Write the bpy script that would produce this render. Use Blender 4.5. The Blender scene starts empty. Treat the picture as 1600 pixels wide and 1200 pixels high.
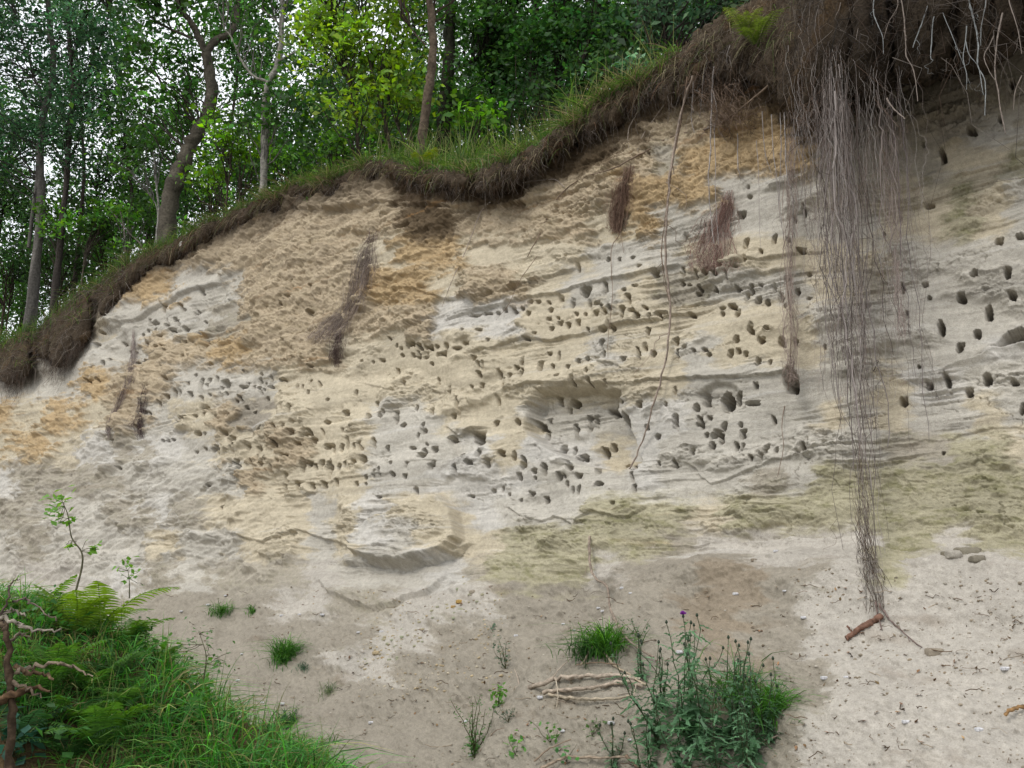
import bpy, math, random
import numpy as np
from mathutils import Vector
sc = bpy.context.scene
R = math.radians
rng = np.random.default_rng(7)
random.seed(7)

# ------------------------------------------------------------------ camera, sky, sun, exposure
CAM_H = 1.6; PITCH = 12.0; FPX = 1600 * 35 / 36.0
cam = bpy.data.cameras.new('camera'); cam.lens = 35; cam.sensor_width = 36
cam.clip_start = 0.05; cam.clip_end = 600
camo = bpy.data.objects.new('camera', cam); sc.collection.objects.link(camo)
camo.location = (0, 0, CAM_H); camo.rotation_euler = (R(90 + PITCH), 0, 0)
sc.camera = camo
sc.view_settings.view_transform = 'Standard'; sc.view_settings.look = 'None'
sc.view_settings.exposure = 0.63; sc.view_settings.gamma = 1
SUN_EL, SUN_AZ = 48.0, 222.0         # azimuth from +Y, clockwise: behind the camera, to the left
w = bpy.data.worlds.new('World'); sc.world = w; w.use_nodes = True
nt = w.node_tree; nt.nodes.clear()
def N(t, ty, **k):
    n = t.nodes.new(ty)
    for a, b in k.items(): setattr(n, a, b)
    return n
wo = N(nt, 'ShaderNodeOutputWorld'); bg = N(nt, 'ShaderNodeBackground')
sky = N(nt, 'ShaderNodeTexSky', sky_type='NISHITA', sun_disc=False)
sky.sun_elevation = R(SUN_EL); sky.sun_rotation = R(SUN_AZ)
tc = N(nt, 'ShaderNodeTexCoord'); cn = N(nt, 'ShaderNodeTexNoise'); cn.inputs['Scale'].default_value = 2.2
cn.inputs['Detail'].default_value = 6
cr = N(nt, 'ShaderNodeMapRange'); cr.inputs[1].default_value = .32; cr.inputs[2].default_value = .52
cr.inputs[3].default_value = .62; cr.inputs[4].default_value = .97
mx = N(nt, 'ShaderNodeMix', data_type='RGBA'); mx.inputs[7].default_value = (9.7, 10.0, 10.5, 1)
L = nt.links.new
L(tc.outputs['Generated'], cn.inputs['Vector']); L(cn.outputs['Fac'], cr.inputs[0]); L(cr.outputs[0], mx.inputs[0])
L(sky.outputs[0], mx.inputs[6]); L(mx.outputs[2], bg.inputs['Color']); bg.inputs['Strength'].default_value = 0.1
L(bg.outputs[0], wo.inputs[0])
sl = bpy.data.lights.new('sun', 'SUN'); sl.energy = 1.0; sl.angle = R(14); sl.color = (1, .97, .92)
slo = bpy.data.objects.new('sun', sl); sc.collection.objects.link(slo)
az = R(SUN_AZ); el = R(SUN_EL)
sdir = Vector((math.sin(az) * math.cos(el), math.cos(az) * math.cos(el), math.sin(el)))
slo.rotation_euler = sdir.to_track_quat('Z', 'Y').to_euler()

# ------------------------------------------------------------------ helpers
def tag(o, label=None, cat=None, group=None, kind=None):
    if label: o['label'] = label
    if cat: o['category'] = cat
    if group: o['group'] = group
    if kind: o['kind'] = kind
    return o
def empty(name, loc, label, cat, group=None):
    o = bpy.data.objects.new(name, None); o.empty_display_size = .1
    sc.collection.objects.link(o); o.location = tuple(float(c) for c in loc)
    return tag(o, label, cat, group)
def mk(name, V, F, col=None, mat=None, parent=None, smooth=True, loc=None):
    """one mesh object from vertex array V (n,3), quad array F (m,4), per-vertex colour"""
    V = np.asarray(V, np.float32).reshape(-1, 3); F = np.asarray(F, np.int32).reshape(-1, 4)
    if loc is not None: V = V - np.asarray(loc, np.float32)
    elif parent is not None: V = V - np.asarray(parent.location, np.float32)
    me = bpy.data.meshes.new(name)
    me.vertices.add(len(V)); me.vertices.foreach_set('co', V.ravel())
    me.loops.add(F.size); me.loops.foreach_set('vertex_index', F.ravel())
    me.polygons.add(len(F))
    me.polygons.foreach_set('loop_start', np.arange(0, F.size, 4, dtype=np.int32))
    me.polygons.foreach_set('loop_total', np.full(len(F), 4, np.int32))
    if smooth: me.polygons.foreach_set('use_smooth', np.ones(len(F), bool))
    if col is not None:
        c = np.ones((len(V), 4), np.float32); c[:, :3] = col
        a = me.color_attributes.new('col', 'FLOAT_COLOR', 'POINT'); a.data.foreach_set('color', c.ravel())
    me.update(calc_edges=True)
    if mat: me.materials.append(mat)
    o = bpy.data.objects.new(name, me); sc.collection.objects.link(o)
    if parent is not None: o.parent = parent
    if loc is not None: o.location = tuple(float(c) for c in loc)
    return o
def lin(c):
    c = np.asarray(c, float) / 255.0
    return np.where(c <= .04045, c / 12.92, ((c + .055) / 1.055) ** 2.4)
def sm(a, b, x):
    t = np.clip((x - a) / (b - a), 0, 1); return t * t * (3 - 2 * t)
def hsh(ix, iy, seed):
    h = (ix.astype(np.int64) * 374761393 + iy.astype(np.int64) * 668265263 + seed * 974634777) & 0xffffffff
    h = ((h ^ (h >> 13)) * 1274126177) & 0xffffffff
    return ((h ^ (h >> 16)) & 0xffff).astype(np.float32) / 65535.0
def pn(x, y, seed=0):
    """2D gradient noise about -1..1"""
    ix = np.floor(x); iy = np.floor(y); fx = x - ix; fy = y - iy
    u = fx * fx * fx * (fx * (fx * 6 - 15) + 10); v = fy * fy * fy * (fy * (fy * 6 - 15) + 10)
    def g(ox, oy):
        a = hsh(ix + ox, iy + oy, seed) * 6.2831853
        return np.cos(a) * (fx - ox) + np.sin(a) * (fy - oy)
    a = g(0, 0) * (1 - u) + g(1, 0) * u; b = g(0, 1) * (1 - u) + g(1, 1) * u
    return (a * (1 - v) + b * v) * 1.4
def fbm(x, y, seed=0, o=4, gain=.5, ridge=False):
    r = 0; a = 1; t = 0
    for i in range(o):
        n = pn(x, y, seed + i * 17)
        if ridge: n = 1 - 2 * np.abs(n)
        r = r + a * n; t += a; a *= gain; x = x * 2.03 + 3.1; y = y * 2.03 + 1.7
    return r / t
def vor(x, y, seed=0):
    """F1 and F2-F1 of a jittered cell pattern"""
    ix = np.floor(x); iy = np.floor(y); d1 = np.full(x.shape, 9.0); d2 = d1.copy(); cid = np.zeros(x.shape)
    for ox in (-1, 0, 1):
        for oy in (-1, 0, 1):
            jx = ix + ox + hsh(ix + ox, iy + oy, seed); jy = iy + oy + hsh(ix + ox, iy + oy, seed + 5)
            d = np.hypot(jx - x, jy - y); k = hsh(ix + ox, iy + oy, seed + 9)
            c = d < d1
            d2 = np.where(c, d1, np.minimum(d2, d)); cid = np.where(c, k, cid); d1 = np.where(c, d, d1)
    return d1, d2 - d1, cid

# ------------------------------------------------------------------ the ground shape: wall and slope as one function y = F(x, z)
def wall_a(x): return 8.5 - 0.8 * x
def z1f(x): return 1.72 + 0.16 * np.exp(-((x - 2.2) / 1.0) ** 2)
def Fm(x, z):
    d = z - z1f(x)
    k = .16
    up = k * np.logaddexp(0, d / k); dn = k * np.logaddexp(0, -d / k)
    lean = .26 + .14 * sm(0, -6, x)
    y = wall_a(x) + lean * up - 1.6 * dn
    return y
cp, sp_ = math.cos(R(PITCH)), math.sin(R(PITCH))
def rays(u, v):
    a = (np.asarray(u, float) - 800) / FPX; b = (600 - np.asarray(v, float)) / FPX
    return a, cp - b * sp_, sp_ + b * cp
def P(u, v, off=0.0):
    """where the sight line through photo point (u, v) meets the bank surface moved off metres towards us"""
    u, v = np.broadcast_arrays(np.asarray(u, float), np.asarray(v, float))
    dx, dy, dz = rays(u, v)
    lo = np.full(u.shape, .3); hi = np.full(u.shape, 60.0)
    for _ in range(44):
        t = (lo + hi) / 2
        g = t * dy - (Fm(t * dx, CAM_H + t * dz) - off)
        lo = np.where(g < 0, t, lo); hi = np.where(g < 0, hi, t)
    t = (lo + hi) / 2
    return np.stack([t * dx, t * dy, CAM_H + t * dz], -1)
def PD(u, v, Y):
    """point on the sight line (u, v) at forward distance Y"""
    dx, dy, dz = rays(u, v); t = Y / dy
    return np.stack(np.broadcast_arrays(t * dx, t * dy, CAM_H + t * dz), -1)
def proj(p):
    p = np.asarray(p, float); x, y, z = p[..., 0], p[..., 1], p[..., 2] - CAM_H
    f = y * cp + z * sp_; up = -y * sp_ + z * cp
    return 800 + FPX * x / f, 600 - FPX * up / f

# ------------------------------------------------------------------ materials
def mat_sand():
    m = bpy.data.materials.new('sand'); m.use_nodes = True; t = m.node_tree; b = t.nodes['Principled BSDF']
    b.inputs['Roughness'].default_value = .95; b.inputs['Specular IOR Level'].default_value = .15
    at = N(t, 'ShaderNodeAttribute', attribute_name='col'); co = N(t, 'ShaderNodeTexCoord')
    n1 = N(t, 'ShaderNodeTexNoise'); n1.inputs['Scale'].default_value = 26; n1.inputs['Detail'].default_value = 8
    n1.inputs['Roughness'].default_value = .7
    n2 = N(t, 'ShaderNodeTexNoise'); n2.inputs['Scale'].default_value = 140; n2.inputs['Detail'].default_value = 3
    mr = N(t, 'ShaderNodeMapRange'); mr.inputs[1].default_value = .3; mr.inputs[2].default_value = .7
    mr.inputs[3].default_value = .80; mr.inputs[4].default_value = 1.14
    mr2 = N(t, 'ShaderNodeMapRange'); mr2.inputs[1].default_value = .3; mr2.inputs[2].default_value = .7
    mr2.inputs[3].default_value = .86; mr2.inputs[4].default_value = 1.1
    mu = N(t, 'ShaderNodeMath', operation='MULTIPLY'); vm = N(t, 'ShaderNodeVectorMath', operation='SCALE')
    l = t.links.new
    for n in (n1, n2): l(co.outputs['Object'], n.inputs['Vector'])
    l(n1.outputs[0], mr.inputs[0]); l(n2.outputs[0], mr2.inputs[0]); l(mr.outputs[0], mu.inputs[0]); l(mr2.outputs[0], mu.inputs[1])
    l(at.outputs['Color'], vm.inputs[0]); l(mu.outputs[0], vm.inputs['Scale']); l(vm.outputs[0], b.inputs['Base Color'])
    ad = N(t, 'ShaderNodeMath', operation='MULTIPLY_ADD'); ad.inputs[1].default_value = .35
    l(n2.outputs[0], ad.inputs[0]); l(n1.outputs[0], ad.inputs[2])
    bu = N(t, 'ShaderNodeBump'); bu.inputs['Strength'].default_value = .45; bu.inputs['Distance'].default_value = .025
    l(ad.outputs[0], bu.inputs['Height']); l(bu.outputs[0], b.inputs['Normal'])
    return m
def mat_attr(name, rough=.8, trans=0.0, bump=0, scale=60, spec=.3):
    m = bpy.data.materials.new(name); m.use_nodes = True; t = m.node_tree; b = t.nodes['Principled BSDF']
    b.inputs['Roughness'].default_value = rough; b.inputs['Specular IOR Level'].default_value = spec
    at = N(t, 'ShaderNodeAttribute', attribute_name='col'); l = t.links.new
    src = at.outputs['Color']
    if bump:
        co = N(t, 'ShaderNodeTexCoord'); n = N(t, 'ShaderNodeTexNoise'); n.inputs['Scale'].default_value = scale
        n.inputs['Detail'].default_value = 6
        l(co.outputs['Object'], n.inputs['Vector'])
        mr = N(t, 'ShaderNodeMapRange'); mr.inputs[1].default_value = .3; mr.inputs[2].default_value = .7
        mr.inputs[3].default_value = .6; mr.inputs[4].default_value = 1.3
        vm = N(t, 'ShaderNodeVectorMath', operation='SCALE')
        l(n.outputs[0], mr.inputs[0]); l(mr.outputs[0], vm.inputs['Scale']); l(src, vm.inputs[0]); src = vm.outputs[0]
        bu = N(t, 'ShaderNodeBump'); bu.inputs['Strength'].default_value = bump; bu.inputs['Distance'].default_value = .02
        l(n.outputs[0], bu.inputs['Height']); l(bu.outputs[0], b.inputs['Normal'])
    l(src, b.inputs['Base Color'])
    if trans:
        tr = N(t, 'ShaderNodeBsdfTranslucent'); mi = N(t, 'ShaderNodeMixShader'); mi.inputs[0].default_value = trans
        hs = N(t, 'ShaderNodeHueSaturation'); hs.inputs['Hue'].default_value = .485; hs.inputs['Saturation'].default_value = 1.15
        hs.inputs['Value'].default_value = 1.9
        l(src, hs.inputs['Color']); l(hs.outputs[0], tr.inputs['Color'])
        l(b.outputs[0], mi.inputs[1]); l(tr.outputs[0], mi.inputs[2]); l(mi.outputs[0], t.nodes['Material Output'].inputs[0])
    return m
M_SAND = mat_sand()
M_SOIL = mat_attr('humus_soil', .95, 0, .8, 50, .1)
M_LEAF = mat_attr('leaf', .55, .4, spec=.35)
M_GRASS = mat_attr('grass_blade', .6, .35, spec=.3)
M_BARK = mat_attr('bark', .9, 0, .8, 30, .15)
M_ROOT = mat_attr('root', .85, 0, 0, spec=.15)
M_STONE = mat_attr('stone', .8, 0, .3, 80, .2)

# ------------------------------------------------------------------ shape batches (all quads)
def frames(T):
    T = T / (np.linalg.norm(T, axis=-1, keepdims=True) + 1e-9)
    ref = np.zeros_like(T); c = np.abs(T[..., 2]) > .9
    ref[..., 2] = ~c; ref[..., 0] = c
    A = np.cross(T, ref); A /= np.linalg.norm(A, axis=-1, keepdims=True) + 1e-9
    return A, np.cross(T, A)
def tubes(pts, rad, sides=4):
    """pts (n,k,3), rad (n,k) -> V, F"""
    pts = np.asarray(pts, float); rad = np.broadcast_to(np.asarray(rad, float), pts.shape[:2])
    n, k = pts.shape[:2]; T = np.gradient(pts, axis=1)
    Tm = (pts[:, -1] - pts[:, 0])[:, None] + 1e-6
    A, B = frames(np.broadcast_to(Tm, T.shape))
    Tn = T / (np.linalg.norm(T, axis=-1, keepdims=True) + 1e-9)
    A = A - Tn * (A * Tn).sum(-1, keepdims=True); A /= np.linalg.norm(A, axis=-1, keepdims=True) + 1e-9
    B = np.cross(Tn, A)
    ang = np.arange(sides) * 2 * math.pi / sides
    V = pts[:, :, None] + rad[:, :, None, None] * (A[:, :, None] * np.cos(ang)[:, None] + B[:, :, None] * np.sin(ang)[:, None])
    idx = np.arange(n * k * sides).reshape(n, k, sides)
    a = idx[:, :-1]; b = idx[:, 1:]
    F = np.stack([a, np.roll(a, -1, 2), np.roll(b, -1, 2), b], -1).reshape(-1, 4)
    return V.reshape(-1, 3), F
def ribbons(pts, wid, side):
    """pts (n,k,3), wid (n,k), side (n,3) or (n,k,3)"""
    pts = np.asarray(pts, float); n, k = pts.shape[:2]; side = np.asarray(side, float)
    if side.ndim == 2: side = side[:, None]
    s = side / (np.linalg.norm(side, axis=-1, keepdims=True) + 1e-9) * np.broadcast_to(wid, (n, k))[..., None] * .5
    V = np.stack([pts - s, pts + s], 2)
    idx = np.arange(n * k * 2).reshape(n, k, 2)
    F = np.stack([idx[:, :-1, 0], idx[:, :-1, 1], idx[:, 1:, 1], idx[:, 1:, 0]], -1).reshape(-1, 4)
    return V.reshape(-1, 3), F
def leaves(c, size, up=.3, aspect=.55, droop=None):
    """leaf-shaped quads at centres c (n,3)"""
    n = len(c); a = rng.normal(size=(n, 3)); a[:, 2] *= .6
    if droop is not None: a[:, 2] -= droop
    a /= np.linalg.norm(a, axis=1, keepdims=True)
    nn = rng.normal(size=(n, 3)); nn[:, 2] += up * 3
    b = np.cross(nn, a); b /= np.linalg.norm(b, axis=1, keepdims=True) + 1e-9
    s = np.broadcast_to(np.asarray(size, float), (n,))[:, None] * rng.uniform(.7, 1.3, (n, 1))
    nrm = np.cross(a, b)
    V = np.stack([c - a * s * .5, c + b * s * aspect * .5 - a * s * .08 + nrm * s * .08, c + a * s * .5, c - b * s * aspect * .5 - a * s * .08 + nrm * s * .08], 1)
    return V.reshape(-1, 3), np.arange(4 * n).reshape(n, 4)
def cat(parts):
    """join (V, F, C) triples"""
    Vs, Fs, Cs = [], [], []; o = 0
    for V, F, C in parts:
        V = np.asarray(V).reshape(-1, 3); Vs.append(V); Fs.append(np.asarray(F) + o)
        C = np.asarray(C, float); Cs.append(np.broadcast_to(C, V.shape) if C.ndim == 1 else C); o += len(V)
    return np.concatenate(Vs), np.concatenate(Fs), np.concatenate(Cs)
def per(cols, k): return np.repeat(cols, k, axis=0)

# ------------------------------------------------------------------ lip of the cliff in photo points
LIPM = np.array([(-700, 640), (-300, 620), (0, 555), (60, 535), (130, 475), (180, 435), (240, 400), (330, 360), (390, 330), (450, 308), (530, 283), (600, 262), (650, 276),
                 (740, 284), (800, 265), (860, 232), (900, 205), (960, 165), (1020, 130), (1060, 108), (1150, 70), (1220, 60), (1300, 20), (1400, -60), (1600, -160), (1900, -330), (2300, -500)], float)
def lipv(u): return np.interp(u, LIPM[:, 0], LIPM[:, 1])

# ------------------------------------------------------------------ sand cliff
PAL = dict(T=(199, 181, 153), O=(202, 176, 136), Y=(211, 198, 172), G=(203, 196, 182), W=(215, 209, 198), B=(112, 96, 75),
           M=(186, 178, 150), S=(167, 158, 142), P=(198, 190, 177), D=(180, 171, 154), R=(160, 146, 126))  # R: brown slope sand, shade of a hollow included in its colour
RGH = dict(T=1., O=.85, Y=.4, G=.28, W=.25, B=1., M=.55, S=.35, P=.22, D=.45, R=.6)
CMAP = {   # per row of photo height: sand kind (R: with a hollow's shade in it) every 50 photo px
 100: [5,5,5,5,5,5,5,5,5,5,5,5,5,5,5,5,5,5,5,5,5,5,5,5,5,5,5,5,5,9,9,9,9],
 150: [5,5,5,5,5,5,5,5,5,5,5,5,5,5,5,5,5,5,5,5,5,5,5,5,5,5,5,5,9,9,9,9,9],
 200: [5,5,5,5,5,5,5,5,5,5,5,5,5,5,5,5,5,5,5,5,5,0,0,1,1,5,9,9,9,9,9,3,3],
 250: [5,5,5,5,5,5,5,5,5,5,5,5,5,5,5,5,5,5,5,5,0,9,1,1,1,1,9,9,9,9,2,2,6],
 300: [5,5,5,5,5,5,5,5,5,0,0,0,0,5,5,5,5,0,0,0,1,1,1,3,3,3,9,9,2,2,6,2,3],
 350: [5,5,5,0,0,0,0,0,0,0,0,0,0,5,5,0,0,0,0,2,1,3,3,3,3,3,3,3,2,2,6,2,3],
 400: [5,5,5,0,0,0,0,0,0,0,0,0,2,1,1,2,2,2,2,3,3,3,2,2,2,2,2,2,3,3,3,3,3],
 450: [5,5,5,1,1,1,3,3,0,0,0,0,1,1,2,0,0,2,3,3,2,9,9,3,3,3,2,9,3,3,3,3,3],
 500: [5,5,5,2,3,3,3,9,0,0,0,0,0,0,4,4,4,2,2,2,2,2,2,2,2,2,3,3,3,3,3,3,3],
 550: [3,3,3,3,3,0,0,1,0,0,0,2,2,2,2,2,2,2,2,3,2,2,3,2,2,2,3,3,3,3,3,4,4],
 600: [3,3,3,1,0,0,3,3,3,2,2,2,2,2,2,2,2,2,2,2,2,2,3,3,3,3,3,3,2,4,4,3,3],
 650: [1,2,1,2,0,3,2,0,7,2,2,2,3,3,2,2,2,3,3,3,4,4,3,3,3,3,2,3,2,3,3,2,3],
 700: [2,1,2,4,9,4,3,2,2,0,2,2,3,3,3,4,2,4,4,2,4,3,3,3,3,3,3,3,9,9,6,6,2],
 750: [4,9,9,9,3,3,3,3,0,2,2,2,3,3,4,4,4,3,3,3,4,3,3,3,9,3,6,6,6,6,6,6,6],
 800: [9,9,3,3,9,4,9,2,2,2,3,2,4,2,2,4,3,3,3,6,6,6,2,6,6,6,6,6,6,6,6,6,6],
 850: [3,9,3,3,3,2,3,3,2,2,3,2,4,3,2,2,6,6,6,6,6,9,8,8,8,8,8,8,6,6,8,6,6],
 900: [3,8,8,3,4,9,3,9,9,9,8,3,3,3,4,9,6,6,6,8,7,7,7,7,8,8,8,8,6,8,8,8,6],
 950: [8,8,8,8,7,7,7,7,7,8,8,9,9,8,8,8,7,7,7,7,7,7,7,10,10,7,7,8,6,8,8,8,8],
 1000: [8,8,8,8,7,7,7,7,7,7,7,7,8,8,7,7,7,7,7,7,7,7,10,10,7,7,8,8,8,8,8,8,8],
 1050: [7,7,7,7,7,7,7,7,7,7,7,8,8,7,7,7,7,7,7,7,7,7,7,10,7,7,8,8,8,8,8,8,8],
 1100: [7,7,7,7,7,7,7,7,7,7,7,7,7,7,7,7,7,7,7,7,7,7,7,7,10,7,7,8,8,8,8,8,8],
 1150: [7,7,7,7,7,7,7,7,7,7,7,7,7,7,7,7,7,7,7,7,7,7,7,10,7,7,7,8,8,8,8,8,8],
 1200: [7,7,7,7,7,7,7,7,7,7,7,7,7,7,7,7,7,7,7,7,7,7,7,7,7,7,8,8,8,8,8,8,8]}
KINDS = [PAL[k_] for k_ in 'T O Y G W B M S P D R'.split()]; ROUGH = [RGH[k_] for k_ in 'T O Y G W B M S P D R'.split()]
VR = sorted(CMAP)
GC = np.array([[list(lin(KINDS[ch])) + [ROUGH[ch]] for ch in CMAP[r]] for r in VR])
def field(u, v):
    """colour and roughness of the bank at photo points"""
    fu = np.clip(u / 50, 0, 31.999); fv = np.clip((v - VR[0]) / 50, 0, len(VR) - 1.001)
    iu = fu.astype(int); iv = fv.astype(int); a = sm(.28, .72, fu - iu)[..., None]; b = sm(.28, .72, fv - iv)[..., None]
    return (GC[iv, iu] * (1 - a) + GC[iv, iu + 1] * a) * (1 - b) + (GC[iv + 1, iu] * (1 - a) + GC[iv + 1, iu + 1] * a) * b

HA = [(470,352,30,12),(562,398,20,14),(443,410,22,22),(578,430,26,14),(483,497,20,26),(505,477,16,10),(437,520,14,14),(410,580,20,18),(430,586,20,12),(460,575,14,12),(474,583,14,12),(720,310,40,14),(695,316,24,10),(823,297,18,12),(845,325,14,12),(870,343,26,20),(820,353,36,14),(780,327,12,10),(793,325,12,10),(760,380,30,12),(845,405,20,18),(740,430,20,12),(765,425,12,10),(780,445,16,10),(680,490,22,16),(705,478,20,14),(650,503,24,12),(683,345,12,10),(680,432,10,14),(850,245,14,36),(935,165,18,40),(905,270,14,10),(1312,228,22,16),(1112,193,18,10),(1350,192,34,14),(1432,258,40,24),(1410,147,16,30),(1455,155,14,34),(1365,140,14,50),(976,503,14,10),(783,570,18,12),(910,553,14,12),(878,592,22,20),(978,578,24,22),(1010,572,22,30),(1048,590,48,40),(940,600,22,66),(820,640,24,40),(787,655,12,20),(896,647,26,28),(742,687,20,34),(690,725,16,14),(672,720,14,14),(632,790,16,22),(550,787,22,24),(1100,672,20,12),(1130,605,44,16),(1127,532,20,12),(1220,550,20,14),(1210,590,18,16),(1207,613,22,12),(1183,607,14,10),(1230,620,16,10),(1260,607,28,12),(1305,577,18,12),(1322,574,14,12),(1380,603,14,24),(1407,607,14,22),(1445,585,12,24),(1440,635,12,18),(1491,600,12,28),(1460,520,22,12),(1527,670,20,14),(1522,773,30,18),(1300,718,14,14),(1178,722,16,14),(1004,743,20,16),(942,732,20,18),(907,742,20,12),(860,752,20,18),(835,750,24,20),(978,645,22,12),(910,816,34,22),(940,818,12,10),(530,857,12,14),(790,845,26,12),(765,848,20,10),(740,848,14,10),(890,900,22,14),(936,885,22,16),(973,888,28,26),(545,978,14,12),(318,1010,20,14),(1072,848,30,38),(1105,855,18,12),(1160,850,24,12),(1177,830,18,36),(1216,815,20,50),(1240,807,14,34),(1255,810,14,30),(1315,830,18,40),(1375,828,26,32),(1420,825,28,44),(1455,853,36,26),(1090,895,26,50),(1165,885,30,40),(1252,888,22,38),(1310,882,28,28),(1400,877,30,14),(1515,878,50,24),(1580,885,24,32),(1105,958,28,28),(1175,960,22,40),(1205,940,14,30),(1213,968,20,22),(1245,950,12,30),(1352,932,18,14),(1410,960,26,40),(1435,962,30,28),(1460,975,18,34),(1005,975,22,34),(990,990,16,18),(970,1070,14,20),(1100,1022,22,40),(1265,1000,16,60),(1320,1025,22,44),(1312,1070,20,40),(1372,1062,24,44),(1525,990,20,90),(1497,1056,32,30),(1570,975,24,36),(1030,1165,14,18),(1330,930,20,14)]
HB = [(235,382,18,14),(98,483,20,14),(150,487,12,14),(190,477,36,12),(260,527,20,26),(287,577,18,32),(72,630,18,24),(160,677,22,26),(128,740,24,34),(52,800,18,40),(348,697,24,26),(252,740,28,60),(293,780,34,24),(10,888,20,36),(38,865,20,56),(157,865,26,54),(100,870,14,20),(117,943,30,36),(35,968,22,30),(5,972,14,30),(128,1025,20,22),(130,1057,16,12),(196,1012,20,20),(262,1015,24,24),(318,1025,24,20),(250,962,22,14),(197,1122,22,14),(290,428,22,14),(333,415,28,16),(378,422,30,26),(408,425,20,18),(432,428,24,24),(460,422,26,16),(512,424,28,28),(605,413,32,16),(567,438,46,14),(342,458,20,18),(368,468,24,12),(398,468,24,12),(490,458,50,16),(430,498,26,12),(592,355,22,12),(660,348,34,12),(455,582,18,44),(510,622,20,46),(558,700,20,90),(535,742,22,22),(398,812,28,24),(385,800,16,60),(343,890,34,12),(445,895,40,26),(390,925,44,22),(408,872,16,12),(440,963,22,34),(320,970,16,26),(520,845,40,26),(641,838,76,56),(565,925,30,30),(655,915,34,34),(760,917,46,26),(612,960,40,26),(694,962,28,36),(820,930,28,42),(865,955,26,50),(545,990,24,50),(790,553,24,24),(767,590,16,50),(846,540,24,50),(845,485,18,40),(668,603,24,22),(625,612,18,20),(735,665,22,50),(722,770,32,28),(704,397,22,14),(875,387,28,14),(912,362,14,12),(985,335,24,18),(832,770,36,30),(897,768,40,40),(930,740,22,30),(920,800,22,44),(985,650,30,36),(1050,655,50,40),(1020,680,16,40),(1045,757,30,20),(1052,790,34,64),(1112,722,30,22),(1140,735,26,60),(1110,760,20,60),(1000,876,32,14),(1245,690,50,64),(1210,688,40,20),(1310,675,24,18),(1325,765,36,84),(1400,692,38,30),(1522,690,20,18),(1560,770,34,72),(1470,832,30,28),(1420,790,24,24),(1215,855,36,36),(1180,880,40,50),(1090,910,44,34),(1280,945,36,24),(1190,985,34,36),(1110,1018,34,26),(1058,1055,20,30),(1024,1022,32,36),(1048,1020,18,20),(955,990,32,64),(911,997,28,24),(911,1027,14,12),(833,1018,30,34),(1205,1055,44,26),(1475,955,20,18),(1550,958,30,36),(1370,1075,26,52),(697,1078,24,20),(746,1073,22,24),(777,1099,20,14),(885,1100,38,32),(835,1127,18,16),(958,1125,32,28),(597,1104,30,14),(1282,1150,26,18),
 (640,282,60,12),(685,270,34,12),(705,268,20,12),(740,266,20,14),(773,252,24,18),(820,257,30,22),(858,250,20,12),(895,220,30,14),(930,218,34,16),(975,217,20,14),(1030,195,26,34),(983,252,26,22),(885,271,28,20),(1016,287,20,12),(975,293,22,12),(1024,310,28,18),(1062,313,16,12),(1102,270,20,16),(1143,271,20,14),(1200,272,28,16),(1238,265,26,22),(1325,252,34,26),(1365,257,32,16),(1388,280,40,26),(1425,244,24,16),(1490,262,70,24),(1147,167,64,46),(1237,155,28,60),(1105,50,20,40),(1200,222,44,18),(1343,190,30,20),(1323,157,30,16),(1375,140,34,14),(1400,52,30,12),(1240,10,26,18),(1295,12,18,20),(1360,7,26,14),(1470,85,36,40),(1583,122,28,20),(1590,70,18,50),(1225,343,32,20),(1222,405,30,34),(1240,465,20,34),(1330,485,28,30),(1395,470,24,60),(1388,440,16,30),(1420,420,26,40),(1458,455,28,34),(1165,483,24,20),(1124,495,24,18),(1072,520,24,18),(998,517,20,28),(938,512,34,46),(1020,465,20,46),(972,450,28,20),(1027,563,22,12),(1580,460,20,40),(1565,630,12,40)]
HC = [(325,25,30,40),(140,70,70,22),(205,62,40,12),(42,127,24,14),(90,172,26,16),(178,163,34,12),(282,157,28,18),(387,137,24,14),(285,68,28,10),(448,150,26,42),(606,87,26,20),(320,190,26,44),(375,205,34,34),(205,243,40,14),(257,237,50,28),(47,262,28,14),(420,220,30,28),(482,195,30,40),(560,172,30,36),(612,200,26,12),(500,235,22,18),(355,362,36,26),(433,352,32,20),(280,393,32,36),(400,402,46,26),(492,407,40,44),(552,408,26,36),(42,432,34,20),(88,448,24,14),(134,441,30,18),(153,464,24,22),(252,458,34,36),(290,450,32,26),(325,462,28,26),(380,498,24,34),(438,500,26,24),(525,580,56,110),(360,602,26,36),(85,702,34,36),(125,660,30,60),(215,672,70,100),(270,650,40,60),(340,677,84,20),(432,752,26,40),(140,745,26,20),(90,776,30,18),(122,823,26,22),(172,813,46,34),(297,803,26,22),(195,852,28,26),(338,933,32,26),(402,895,28,40),(385,930,28,50),(72,910,26,30),(590,888,28,34),(460,900,24,34),
 (1032,140,20,60),(1137,125,40,20),(1160,190,28,20),(1063,272,18,26),(1377,88,48,38),(1527,83,44,46),(1310,193,48,42),(1552,192,46,38),(1432,255,44,66),(1215,340,44,90),(1380,355,42,50),(1305,423,42,50),(1560,370,120,74),(1163,600,40,34),(1253,592,34,90),(1440,583,46,50),(1352,637,46,36),(1565,598,44,26),(1048,680,40,44),(1595,712,26,50),(1233,918,22,14),(1110,507,20,16),(880,235,26,34),(685,425,16,20),(795,345,18,26)]
HD = [(28,1085,28,40),(325,1135,30,50),(455,1115,28,44),(395,1175,22,20),(515,1115,20,30),(590,985,16,60),(570,1160,60,24),(545,1020,20,30),(300,1000,50,36),(340,920,30,14),(1215,705,40,60),(1355,600,50,40),(1150,930,50,24),(1490,1122,50,30),(1590,1105,60,30),(1130,655,20,20),(1015,1000,20,30),(945,1072,14,14),(1485,545,20,30),(1550,400,30,50),(330,872,16,10)]
K = 1 / 2.963
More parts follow.
